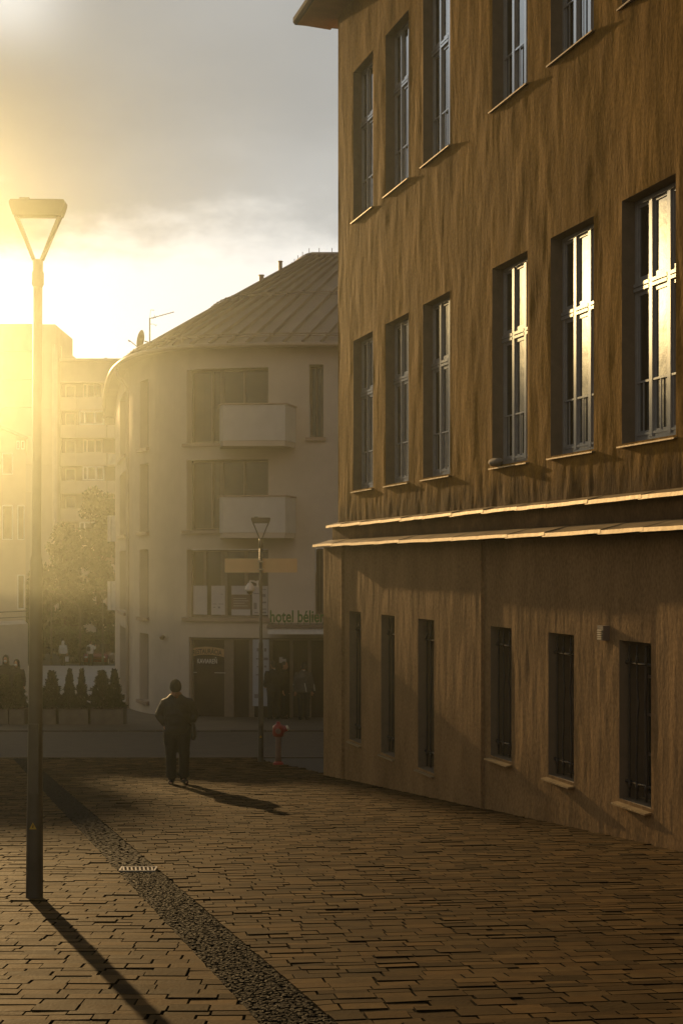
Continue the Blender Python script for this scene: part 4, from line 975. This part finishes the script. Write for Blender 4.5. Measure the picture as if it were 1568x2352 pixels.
CON = [(10, 1552, 1.15, 'leftmost conifer in the planters, in front of the dark standing figures'), (42, 1550, 1.1, 'conifer just left of the near lamp post'), (119, 1544, 1.12, 'conifer just right of the near lamp post, first of the row'),
       (158, 1539, 0.95, 'slim conifer left of the middle pair'), (187, 1539, 0.95, 'slim conifer with pointed top right of the middle pair'), (234, 1543, 1.2, 'broad conifer next to last before the hotel corner'), (264, 1540, 1.05, 'conifer nearest the hotel corner')]
for i, (x, y, w_, lab) in enumerate(CON):
    zt_ = (HY - y) / F * DP; k = (zt_ - ctop + 0.03) / 1.19; loc = (bx(x, DP), DP, ctop - 0.03)
    c = cf if i == 0 else copy_tree(cf)
    c.location = loc; wv = w_ * (1.05, 0.9, 1.12, 0.82, 0.78, 1.2, 0.92)[i]; c.scale = (wv, wv, k); c.rotation_euler = (random.uniform(-.04, .04), random.uniform(-.05, .05), i * 1.7); c['label'] = lab; c['category'] = 'shrub'
PLS = [(-30, 24, 'leftmost concrete planter under the conifers'), (27, 62, 'concrete planter left of the near lamp post'), (97, 133, 'concrete planter right of the near lamp post'), (140, 207, 'long concrete planter holding the pair of slim conifers'), (213, 287, 'concrete planter nearest the hotel corner')]
for (xa, xb, lab) in PLS:
    a_, b_ = bx(xa, DP), bx(xb, DP); t = thing('planter_box', lab, 'planter', ((a_ + b_) / 2, DP, ground_z(DP)), 0, 'concrete planters by the road'); hw_ = (b_ - a_) / 2
    p = MB(); h_ = ctop - ground_z(DP); d = 0.36
    for (q0, q1) in (((-hw_, -d), (hw_, -d + .05)), ((-hw_, d - .05), (hw_, d)), ((-hw_, -d + .05), (-hw_ + .05, d - .05)), ((hw_ - .05, -d + .05), (hw_, d - .05))): p.box((*q0, 0.0), (*q1, h_))
    obj('box', p, 'planter', t, local=True); p = MB(); p.box((-hw_ + .05, -d + .05, 0.05), (hw_ - .05, d - .05, h_ - 0.05)); obj('soil', p, 'soil', t, local=True)

# ------------------------------------------------------------------ people
def person(label, loc, rotz, scale, pose, mats, extras=(), vox=0.014, group=None):
    """pose: dict of joints in metres, figure faces -Y. body is one continuous mesh, clothing its children"""
    P = {k: Vector(v) for k, v in pose.items()}
    body = MB()
    hd_ = P['head']; nod = pose.get('nod', 0) if isinstance(pose.get('nod', 0), (int, float)) else 0
    R = Matrix.Rotation(P['tilt'].x, 4, 'X') @ Matrix.Rotation(P['tilt'].y, 4, 'Y')
    def hp_(x, y, z): return hd_ + (R @ Vector((x, y, z)))
    hb_ = MB(); hb_.ball((0, 0, 0.015), (0.074, 0.094, 0.112), 18, 12); hb_.ball((0, -0.045, -0.055), (0.054, 0.052, 0.06), 14, 9)
    hb_.tube([(0, -0.088, 0.012), (0, -0.105, -0.012), (0, -0.112, -0.028), (0, -0.09, -0.036)], [0.009, 0.012, 0.016, 0.01], 8)
    for s in (-1, 1):
        hb_.ball((s * 0.077, 0.008, 0.0), (0.012, 0.022, 0.034), 8, 6); hb_.ball((s * 0.032, -0.076, 0.014), (0.014, 0.012, 0.009), 8, 6); hb_.ball((s * 0.033, -0.082, 0.032), (0.022, 0.010, 0.007), 8, 6)
    hb_.ball((0, -0.092, -0.058), (0.024, 0.010, 0.006), 10, 6); hb_.ball((0, -0.090, -0.070), (0.020, 0.010, 0.006), 10, 6)
    body.add([hd_ + (R @ Vector(p)) for p in hb_.v], hb_.f)
    body.tube([P['neck'] - Vector((0, 0, .03)), P['neck'], hp_(0, 0.015, -0.06)], [0.06, 0.055, 0.052], 12)
    body.tube([P['pelvis'] - Vector((0, 0, .08)), P['pelvis'], P['waist'], P['chest'], P['neck']], [(0.12, .08), (0.155, .105), (0.135, .095), (0.165, .11), (0.06, .055)], 16)
    for s in ('l', 'r'):
        body.tube([P['neck'] - Vector((0, 0, .05)), P['sh' + s], P['el' + s], P['wr' + s]], [0.05, 0.055, 0.042, 0.028], 10)
        w_ = P['wr' + s]; dr = (P['wr' + s] - P['el' + s]).normalized(); up_ = Vector((0, 0, 1)); sd = dr.cross(up_); sd = sd.normalized() if sd.length > .1 else Vector((1, 0, 0)); nn = sd.cross(dr)
        body.tube([w_, w_ + dr * .05, w_ + dr * .095], [(0.026, .02), (.04, .016), (.038, .013)], 8, sd)
        for k, ln in zip((-1.5, -.5, .5, 1.5), (.062, .074, .078, .07)):
            b_ = w_ + dr * .09 + sd * k * .02; body.tube([b_, b_ + dr * ln * .5 + nn * .006, b_ + dr * ln * .8 + nn * .025, b_ + dr * ln * .8 + nn * .045], [0.0095, .009, .008, .006], 6)
        b_ = w_ + dr * .03 + sd * .03; body.tube([b_, b_ + sd * .025 + dr * .03, b_ + sd * .03 + dr * .065], [0.012, .011, .008], 6)
        body.tube([P['hp' + s] + Vector((0, 0, .06)), P['hp' + s], P['kn' + s], P['an' + s]], [0.085, 0.085, 0.055, 0.04], 12)
        body.tube([P['an' + s] + Vector((0, .03, -.02)), P['an' + s] + Vector((0, -.03, -.03)), P['to' + s]], [0.035, 0.036, 0.026], 8)
    root = obj('person', remesh(body, min(vox, 0.012), 2), mats['skin']); root.location = loc; root.rotation_euler[2] = rotz; root.scale = (scale,) * 3
    W[root.name] = Matrix(); tag(root, label, 'person', group)
    jk = MB(); c = mats.get('bulk', 1.0)
    hem = P['hem']
    jk.tube([hem, hem + Vector((0, 0, .05)), P['waist'] * .8 + hem * .2, P['waist'], P['chest'], P['chest'] + (P['neck'] - P['chest']) * .62, P['neck'] + Vector((0, 0, .0))],
            [(0.19 * c, .135 * c), (0.20 * c, .145 * c), (0.195 * c, .15 * c), (0.195 * c, .15 * c), (0.205 * c, .15 * c), (0.158 * c, .115 * c), (0.078, .075)], 22)
    jk.tube([P['chest'].lerp(P['neck'], .5), P['chest'].lerp(P['neck'], .85), P['neck'] + Vector((0, 0, .03))], [(0.17 * c, .10 * c), (0.135 * c, .09 * c), (.08, .075)], 18)
    for s in ('l', 'r'):
        a, b_, w_ = P['sh' + s], P['el' + s], P['wr' + s]
        jk.tube([P['neck'] * .45 + a * .55 + Vector((0, 0, -.03)), a, a.lerp(b_, .5), b_, b_.lerp(w_, .5), w_], [0.068 * c, .080 * c, 0.078 * c, .072 * c, .066 * c, .056 * c], 12)
    jk.tube([P['neck'] + Vector((0, 0, -.02)), P['neck'] + Vector((0, -.005, .045))], [(0.085, .085), (0.082, .08)], 14)
    jm = remesh(jk, vox, 5)
    n_ = len(jm.vertices); co = np.empty(n_ * 3); jm.vertices.foreach_get('co', co); co = co.reshape(-1, 3); no = np.empty(n_ * 3); jm.vertices.foreach_get('normal', no); no = no.reshape(-1, 3)
    dsp = vnoise(co[:, 0] * 9 + co[:, 1] * 5, co[:, 2] * 22, 31) * 0.020 + vnoise(co[:, 0] * 22, co[:, 2] * 12 + co[:, 1] * 9, 32) * 0.010
    jm.vertices.foreach_set('co', (co + no * dsp[:, None]).ravel()); jm.update()
    obj('jacket', jm, mats['jacket'], root, local=True)
    tr = MB()
    for s in ('l', 'r'):
        h_, k, a = P['hp' + s], P['kn' + s], P['an' + s]
        tr.tube([h_ + Vector((0, 0, .12)), h_, h_.lerp(k, .5), k, k.lerp(a, .55), a + Vector((0, 0, .03))], [(0.11, .12), (0.116, .12), (0.10, .105), (0.085, .088), (0.08, .085), (0.088, .095)], 14)
    tr.tube([P['pelvis'] - Vector((0, 0, .1)), P['pelvis'], P['pelvis'] + Vector((0, 0, .12))], [(0.15, .11), (0.178, .13), (0.17, .125)], 16)
    tm_ = remesh(tr, vox, 4)
    n_ = len(tm_.vertices); co = np.empty(n_ * 3); tm_.vertices.foreach_get('co', co); co = co.reshape(-1, 3); no = np.empty(n_ * 3); tm_.vertices.foreach_get('normal', no); no = no.reshape(-1, 3)
    tm_.vertices.foreach_set('co', (co + no * (vnoise(co[:, 0] * 14, co[:, 2] * 15, 33) * 0.016)[:, None]).ravel()); tm_.update()
    obj('trousers', tm_, mats['trousers'], root, local=True)
    for s in ('l', 'r'):
        sh = MB(); a, t = P['an' + s], P['to' + s]; d = (t - a); d.z = 0
        heel = a - d.normalized() * .06; hz = heel.copy(); hz.z = a.z * 0.5
        sh.tube([a + Vector((0, 0, .06)), a, Vector((a.x, a.y, a.z * .55))], [0.056, .056, .05], 12)
        z0 = max(0.035, t.z); sh.tube([Vector((heel.x, heel.y, z0 + .01)), Vector((a.x, a.y, z0 + .012)), Vector((a.x, a.y, z0 + .01)).lerp(Vector((t.x, t.y, z0)), .6), Vector((t.x, t.y, z0 - .004))], [(0.036, .034), (.044, .042), (.047, .036), (.03, .024)], 12, Vector((1, 0, 0)))
        obj('shoe', remesh(sh, 0.011, 3), mats.get('shoes', 'black'), root, local=True)
    if mats.get('hat'):
        ht = MB(); ht.ball((0, 0.012, 0.05), (0.088, 0.106, 0.10), 18, 10); ht.tube([(0, .004, 0.0), (0, .004, 0.05)], [(0.091, .108), (0.090, .107)], 20)
        hm_ = MB(); hm_.add([hd_ + (R @ Vector(p)) for p in ht.v], ht.f); obj('hat', remesh(hm_, 0.01, 3), mats['hat'], root, local=True)
    if mats.get('hair'):
        ht = MB(); ht.ball((0, 0.022, 0.035), (0.083, 0.095, 0.098), 16, 10); ht.tube([(0, .05, 0.04), (0, .06, -0.05), (0, .055, -0.09)], [(0.078, .05), (0.07, .04), (.05, .03)], 14)
        hm_ = MB(); hm_.add([hd_ + (R @ Vector(p)) for p in ht.v], ht.f); obj('hair', remesh(hm_, 0.012, 2), mats['hair'], root, local=True)
    if mats.get('hood'):
        ht = MB(); ht.ball((0, 0.03, 0.02), (0.10, 0.115, 0.135), 16, 10); ht.tube([(0, .05, -0.03), (0, .05, -0.16)], [(0.10, .09), (0.11, .1)], 14)
        hm_ = MB(); hm_.add([hd_ + (R @ Vector(p)) for p in ht.v], ht.f); obj('hood', remesh(hm_, 0.014, 3), mats['hood'], root, local=True)
    for nm, mb_, m_, vx in extras: obj(nm, remesh(mb_, vx, 3) if vx else mb_, m_, root, local=True)
    return root

STAND = dict(pelvis=(0, 0, .94), waist=(0, 0, 1.10), chest=(0, 0.01, 1.30), neck=(0, 0.02, 1.48), head=(0, -0.01, 1.64), tilt=(0.1, 0, 0), hem=(0, 0, .86),
             shl=(-.18, .01, 1.41), shr=(.18, .01, 1.41), ell=(-.24, .03, 1.13), elr=(.24, .03, 1.13), wrl=(-.25, -.03, .88), wrr=(.25, -.03, .88),
             hpl=(-.09, 0, .88), hpr=(.09, 0, .88), knl=(-.10, -.02, .48), knr=(.10, -.02, .48), anl=(-.10, .02, .09), anr=(.10, .02, .09), tol=(-.12, -.14, .03), tor=(.12, -.14, .03))
# main figure: head bowed, hands in jacket pockets, bag at his left hip
mp_ = dict(STAND); mp_.update(pelvis=(0, 0, .80), waist=(0, .0, 1.0), chest=(-.01, 0.02, 1.22), neck=(-.015, -0.02, 1.36), head=(-.02, -0.115, 1.475), tilt=(0.55, 0.0, 0), hem=(-.005, 0, .77),
     shl=(-.182, .02, 1.245), shr=(.176, .02, 1.24), ell=(-.272, .06, 1.065), elr=(.262, .06, 1.065), wrl=(-.19, .0, .915), wrr=(.185, .0, .915),
     hpl=(-.10, 0, .76), hpr=(.10, 0, .76), knl=(-.095, -.04, .43), knr=(.105, -.01, .43), anl=(-.085, -.02, .085), anr=(.095, .05, .085), tol=(-.095, -.17, .03), tor=(.15, -.10, .03))
bag = MB(); bag.tube([(.235, -.02, .94), (.245, -.03, .86), (.25, -.03, .74), (.24, -.02, .71)], [(.035, .06), (.045, .10), (.05, .12), (.04, .10)], 14)
strap = MB(); strap.tube([(-.10, -.09, 1.345), (-.03, -.165, 1.24), (.10, -.185, 1.05), (.215, -.10, .90), (.24, -.03, .87)], [(.016, .006)] * 5, 8)
lit_collar = MB(); lit_collar.tube([(-.015, -.015, 1.345), (-.015, -.025, 1.385), (-.015, -.03, 1.405)], [(.086, .088), (.089, .092), (.078, .082)], 18)  # collar ring; orange backlight at the neck put into its colour
cuffs = MB()
mb_ = U(407, 1801, 23.93)
person('man in dark jacket and knit hat standing on the paving with head bowed', (mb_.x, 23.93, ground_z(23.93)), math.radians(4), 1.02, mp_,
       dict(skin='skin', jacket='coat', trousers='black', hat='knit', bulk=1.06), [('bag', bag, 'leather', 0.01), ('bag_strap', strap, 'leather', None), ('lit_collar', lit_collar, 'lit_collar', 0.01)], 0.012)

# three people at the hotel entrance
ep = dict(STAND); ep.update(tilt=(0.1, 0.0, 0), wrl=(-.22, -.14, .98), wrr=(.2, -.16, 1.0), ell=(-.25, .05, 1.14), elr=(.25, .05, 1.14))
collar = MB(); collar.tube([(0, 0.02, 1.47), (0, 0.015, 1.52)], [(.09, .09), (.085, .085)], 14)
zE = ground_z(46.0) + 0.03
GE = 'people at the hotel entrance'
e1 = U(628, 0, 45.4); person('tall person in black coat with pale collar beside the blue banner', (e1.x, 45.4, zE), math.radians(200), 1.0, ep, dict(skin='skin', jacket='black', trousers='black', hair='hair', bulk=1.1), [('collar', collar, 'whitecoat', 0.012)], 0.016, GE)
e2 = U(653, 0, 45.8); person('person in black with bare face between the two others at the entrance', (e2.x, 45.8, zE), math.radians(75), 0.97, STAND, dict(skin='skin', jacket='black', trousers='black', hair='hair', bulk=0.95), [], 0.016, GE)
pipe = MB()
pipe.tube([(-.11, .06, 1.43), (-.21, .03, 1.38), (-.275, .05, 1.20), (-.315, .05, 1.08), (-.335, .01, .90)], .011, 6); pipe.tube([(-.02, .17, 1.15), (-.05, .19, 1.0), (-.075, .17, .88)], .010, 6); pipe.tube([(.11, .06, 1.43), (.21, .03, 1.38), (.275, .05, 1.20), (.315, .05, 1.08)], .010, 6)
e3 = U(697, 0, 45.2); person('person seen from behind in dark jacket with pale piping at the entrance', (e3.x, 45.2, zE), math.radians(185), 0.98, STAND, dict(skin='skin', jacket='greycoat', trousers='black', hair='hair', bulk=1.12), [('piping', pipe, 'whitecoat', None), ('collar', collar, 'whitecoat', 0.012)], 0.016, GE)
# two dark figures behind the conifers
mask = MB(); mask.ball((0, -0.10, 1.60), (0.055, 0.03, 0.04), 12, 8)
GD = 'dark figures behind the planters'
d1 = U(13, 0, 48.5); person('taller dark hooded person at the left edge behind the conifers', (d1.x, 48.5, ground_z(48.5) + .03), 0.1, 1.03, STAND, dict(skin='skin', jacket='black', trousers='black', hood='black', bulk=1.15), [('face_mask', mask, 'whitecoat', 0.012)], 0.018, GD)
d2 = U(38, 0, 48.2); person('shorter dark person with white face mask behind the conifers', (d2.x, 48.2, ground_z(48.2) + .03), -0.1, 0.96, STAND, dict(skin='skin', jacket='black', trousers='black', hood='black', bulk=1.0), [('face_mask', mask, 'whitecoat', 0.012)], 0.018, GD)
# two people in white at the back of the plaza
GW = 'people in white on the far plaza'
tote = MB(); tote.box((-.40, -.06, .30), (-.16, .04, .66))
w1 = U(145, 0, 105.5); person('person in hooded white coat with a white bag on the far plaza', (w1.x, 105.5, ground_z(105.5)), math.radians(170), 0.98, STAND, dict(skin='skin', jacket='whitecoat', trousers='black', hood='whitecoat', bulk=1.25), [('bag', tote, 'whitecoat', None)], 0.022, GW)
wp = dict(STAND); wp.update(ell=(-.34, .05, 1.2), wrl=(-.30, -.12, 1.36))
pack = MB(); pack.tube([(0.05, .2, 1.05), (0.05, .22, 1.2), (0.05, .2, 1.38)], [(.12, .08), (.15, .1), (.11, .07)], 12)
w2 = U(208, 0, 105.5); person('person in white jacket with a dark backpack and raised arm on the far plaza', (w2.x, 105.5, ground_z(105.5)), math.radians(165), 0.98, wp, dict(skin='skin', jacket='whitecoat', trousers='black', hair='hair', bulk=1.1), [('backpack', pack, 'black', 0.02)], 0.022, GW)

# parked car beyond the plaza
ck = U(228, 0, 110)
car = thing('parked_car', 'dark red car parked nose on beyond the plaza before the shrubs', 'car', (ck.x, 110, ground_z(110)))
def ring_loft(rows, m_, nm, smooth=True):
    mb = MB(); k = len(rows[0]); mb.add([p for r in rows for p in r], [(i * k + j, i * k + j + 1, (i + 1) * k + j + 1, (i + 1) * k + j) for i in range(len(rows) - 1) for j in range(k - 1)] + [tuple(range(k)), tuple(range((len(rows) - 1) * k, len(rows) * k))]); return obj(nm, mb, m_, car, local=True, smooth=smooth)
secs_ = [(-2.05, .72, .45, .62), (-1.95, .82, .28, .78), (-1.2, .86, .25, .90), (0, .88, .22, .95), (1.4, .87, .25, .96), (2.0, .80, .35, .85), (2.08, .70, .45, .7)]
ring_loft([[(-w_, y, z0), (-w_, y, z1 - .12), (-w_ * .9, y, z1), (0, y, z1 + .03), (w_ * .9, y, z1), (w_, y, z1 - .12), (w_, y, z0), (-w_, y, z0)] for (y, w_, z0, z1) in secs_], 'car', 'body')
cb_ = [(-1.1, .76, .92, .93), (-.35, .68, .92, 1.40), (.6, .68, .94, 1.46), (1.5, .66, .94, 1.30), (1.9, .72, .92, .95)]
ring_loft([[(-w_ - .06, y, z0), (-w_, y, z1), (w_, y, z1), (w_ + .06, y, z0), (-w_ - .06, y, z0)] for (y, w_, z0, z1) in cb_], 'hglass', 'cabin_glass')
for sx in (-1, 1):
    for sy in (-1.3, 1.3):
        w_ = MB(); w_.tube([(sx * .66, sy, .31), (sx * .86, sy, .31)], .31, 20); wh = obj('wheel', w_, 'black', car, local=True)
        w_ = MB(); w_.tube([(sx * .80, sy, .31), (sx * .868, sy, .31)], .19, 14); obj('rim', w_, 'steel', wh, local=True)
    w_ = MB(); w_.ball((sx * .60, -2.0, .62), (.15, .07, .08)); obj('headlight', w_, 'white', car, local=True, smooth=True)

# ------------------------------------------------------------------ scattering volumes added to give the sun's glare
def haze(name, lo, hi, dens, g_, col, label):
    b = MB()
    if isinstance(lo, list): b.prism(lo, *hi)
    else: b.box(lo, hi)
    o = obj(name, b, 'earth')
    m = bpy.data.materials.new(name); m.use_nodes = True; nt = m.node_tree
    for n in list(nt.nodes):
        if n.type != 'OUTPUT_MATERIAL': nt.nodes.remove(n)
    out = [n for n in nt.nodes if n.type == 'OUTPUT_MATERIAL'][0]
    vs = nt.nodes.new('ShaderNodeVolumeScatter'); vs.inputs['Color'].default_value = (*col, 1); vs.inputs['Density'].default_value = dens; vs.inputs['Anisotropy'].default_value = g_
    nt.links.new(vs.outputs[0], out.inputs['Volume'])
    o.data.materials.clear(); o.data.materials.append(m)
    tag(o, label, 'haze', None, 'stuff'); return o
HZ = (0.95, 0.93, 0.60)
haze('haze', (-60, -3.1, -0.9), (40, 112, 5.2), 0.00030, 0.88, (0.96, 0.96, 0.76), 'golden haze volume added above the street for the sun glare')
haze('glare_veil', [(2.5, -3), (2.5, 0.1), (0.4, 0.4), (-1.45, 9.9), (-14, 9.9), (-14, -3)], (-0.16, 1.05), 0.0116, 0.92, (0.90, 1.0, 0.82), 'golden scattering volume added in the near street as a lens glare veil')  # near volume added to imitate lens veil over the lamp post

# ------------------------------------------------------------------ sun, sky, camera
AZ, EL = math.radians(-18.5), math.radians(10.7)
S = Vector((math.sin(AZ) * math.cos(EL), math.cos(AZ) * math.cos(EL), math.sin(EL)))
ld = bpy.data.lights.new('sun', 'SUN'); ld.energy = 4.0; ld.angle = math.radians(0.5); ld.color = (1.0, 0.64, 0.27)
lo = bpy.data.objects.new('sun', ld); COL.objects.link(lo); lo.rotation_euler = S.to_track_quat('Z', 'Y').to_euler(); lo.location = (-30, 60, 40)

wd = bpy.data.worlds.new('World'); sc.world = wd; wd.use_nodes = True
nt = wd.node_tree; N = nt.nodes; L = nt.links
for n in list(N): N.remove(n)
out = N.new('ShaderNodeOutputWorld'); bg = N.new('ShaderNodeBackground'); bg.inputs['Strength'].default_value = 0.10
sky = N.new('ShaderNodeTexSky'); sky.sky_type = 'NISHITA'; sky.sun_disc = False; sky.sun_elevation = EL; sky.sun_rotation = AZ % (2 * math.pi)
sky.dust_density = 1.0; sky.air_density = 1.0
tc = N.new('ShaderNodeTexCoord')
def mth(op, a, b=None, c=None):
    n = N.new('ShaderNodeMath'); n.operation = op
    for i, v in enumerate((a, b, c)):
        if v is None: continue
        if isinstance(v, (int, float)): n.inputs[i].default_value = v
        else: L.new(v, n.inputs[i])
    return n.outputs[0]
def mrange(v, a, b, c, d, smooth=True):
    n = N.new('ShaderNodeMapRange'); n.interpolation_type = 'SMOOTHSTEP' if smooth else 'LINEAR'
    for i, q in enumerate((a, b, c, d)): n.inputs[i + 1].default_value = q
    L.new(v, n.inputs[0]); return n.outputs[0]
sx = N.new('ShaderNodeSeparateXYZ'); L.new(tc.outputs['Generated'], sx.inputs[0])
el = mth('MULTIPLY', mth('ARCSINE', sx.outputs[2]), 57.2958)
az = mth('MULTIPLY', mth('ARCTAN2', sx.outputs[0], sx.outputs[1]), 57.2958)
def noise(scale, st, det=6, rough=0.55):
    mp = N.new('ShaderNodeMapping'); mp.inputs['Scale'].default_value = st; L.new(tc.outputs['Generated'], mp.inputs[0])
    n = N.new('ShaderNodeTexNoise'); n.inputs['Scale'].default_value = scale; n.inputs['Detail'].default_value = det; n.inputs['Roughness'].default_value = rough
    L.new(mp.outputs[0], n.inputs['Vector']); return n.outputs['Fac']
n1 = noise(9, (1, 1, 2.2)); n2 = noise(3.2, (1, 1, 2.6)); n3 = noise(30, (1, 1, 1.8), 5)
edge = mth('ADD', mth('MULTIPLY_ADD', n1, 6.0, -3.0), mth('MULTIPLY_ADD', n3, 1.2, -0.6))
elp = mth('ADD', el, edge)
dot = N.new('ShaderNodeVectorMath'); dot.operation = 'DOT_PRODUCT'; L.new(tc.outputs['Generated'], dot.inputs[0]); dot.inputs[1].default_value = S
ds_ = mth('MAXIMUM', dot.outputs['Value'], 0.0)
glow = mth('POWER', ds_, 45.0); glow2 = mth('POWER', ds_, 8.0)
cloud = mrange(elp, 10.7, 13.4, 0, 1)                       # cloud deck above, clear bright band below
sa = mth('DIVIDE', mth('ADD', az, 12.6), 2.2); se = mth('DIVIDE', mth('ADD', el, -20.2), 1.6)
spot = mth('MULTIPLY', mth('EXPONENT', mth('MULTIPLY', mth('ADD', mth('MULTIPLY', sa, sa), mth('MULTIPLY', se, se)), -1.0)), 0.45)
tone = mth('MULTIPLY', mth('MULTIPLY_ADD', n2, 0.5, 0.78), mth('ADD', mth('MULTIPLY_ADD', glow, -0.42, mth('MULTIPLY_ADD', mrange(ds_, 0.80, 0.935, 0.0, 1.0), 0.30, 0.12)), spot))
lowside = mrange(elp, 12.0, 18.0, 1.25, 0.95)
tone = mth('MULTIPLY', tone, lowside)
front = mrange(ds_, 0.80, 0.95, 0.0, 1.0)
band = mth('ADD', mth('MULTIPLY', mth('MULTIPLY', front, mrange(az, -34.0, -22.0, 0.06, 1.0)), 0.85), 0.04)
# bright sky patch added out of view, for glare on the window frames
da = mth('DIVIDE', mth('ADD', az, 41.0), 4.0); de = mth('DIVIDE', mth('ADD', el, -10.2), 2.4)
patch = mth('MULTIPLY', mth('EXPONENT', mth('MULTIPLY', mth('ADD', mth('MULTIPLY', da, da), mth('MULTIPLY', de, de)), -1.0)), 20.0)
db_ = mth('DIVIDE', mth('ADD', az, 38.0), 12.0); de2 = mth('DIVIDE', mth('ADD', el, -20.5), 3.2)
blue = mth('MULTIPLY', mth('EXPONENT', mth('MULTIPLY', mth('ADD', mth('MULTIPLY', db_, db_), mth('MULTIPLY', de2, de2)), -1.0)), 0.9)
def rgb(c): n = N.new('ShaderNodeRGB'); n.outputs[0].default_value = (*c, 1); return n.outputs[0]
def vscale(c, f): 
    n = N.new('ShaderNodeVectorMath'); n.operation = 'SCALE'; L.new(c, n.inputs[0])
    if isinstance(f, (int, float)): n.inputs['Scale'].default_value = f
    else: L.new(f, n.inputs['Scale'])
    return n.outputs[0]
def vadd(a, b): n = N.new('ShaderNodeVectorMath'); n.operation = 'ADD'; L.new(a, n.inputs[0]); L.new(b, n.inputs[1]); return n.outputs[0]
back = mrange(sx.outputs[1], -0.30, -0.8, 0.0, 0.20)  # warm sky glow added behind the camera to lift the hotel front
ccol = vscale(rgb((0.97, 0.98, 0.95)), tone); bcol = vscale(rgb((1.0, 0.98, 0.92)), band)
mx = N.new('ShaderNodeMix'); mx.data_type = 'RGBA'; L.new(cloud, mx.inputs[0]); L.new(bcol, mx.inputs[6]); L.new(ccol, mx.inputs[7])
tot = vadd(vscale(rgb((1.0, 0.90, 0.76)), mth('MULTIPLY', back, 10.0)), vadd(vadd(vscale(mx.outputs[2], 10.0), vscale(sky.outputs[0], 0.06)), vadd(vscale(rgb((1.0, 0.70, 0.30)), mth('MULTIPLY', patch, 10.0)), vscale(rgb((0.85, 0.95, 1.0)), mth('MULTIPLY', blue, 10.0)))))
L.new(tot, bg.inputs['Color']); L.new(bg.outputs[0], out.inputs['Surface'])

cd = bpy.data.cameras.new('camera'); co_ = bpy.data.objects.new('camera', cd); COL.objects.link(co_)
co_.location = (0, 0, 0); co_.rotation_euler = (math.radians(90), 0, 0)
cd.sensor_fit = 'HORIZONTAL'; cd.sensor_width = 36.0; cd.lens = 36.0 * F / 1568.0; cd.shift_y = 121.0 / 1568.0
cd.clip_start = 0.05; cd.clip_end = 3000
sc.camera = co_
sc.view_settings.view_transform = 'Standard'; sc.view_settings.look = 'None'; sc.view_settings.exposure = 0; sc.view_settings.gamma = 1
sc.render.engine = 'CYCLES'
cy = sc.cycles; cy.use_denoising = True; cy.max_bounces = 6; cy.diffuse_bounces = 3; cy.glossy_bounces = 3; cy.volume_bounces = 0; cy.transmission_bounces = 4
cy.sample_clamp_indirect = 4.0; cy.caustics_reflective = False; cy.caustics_refractive = False
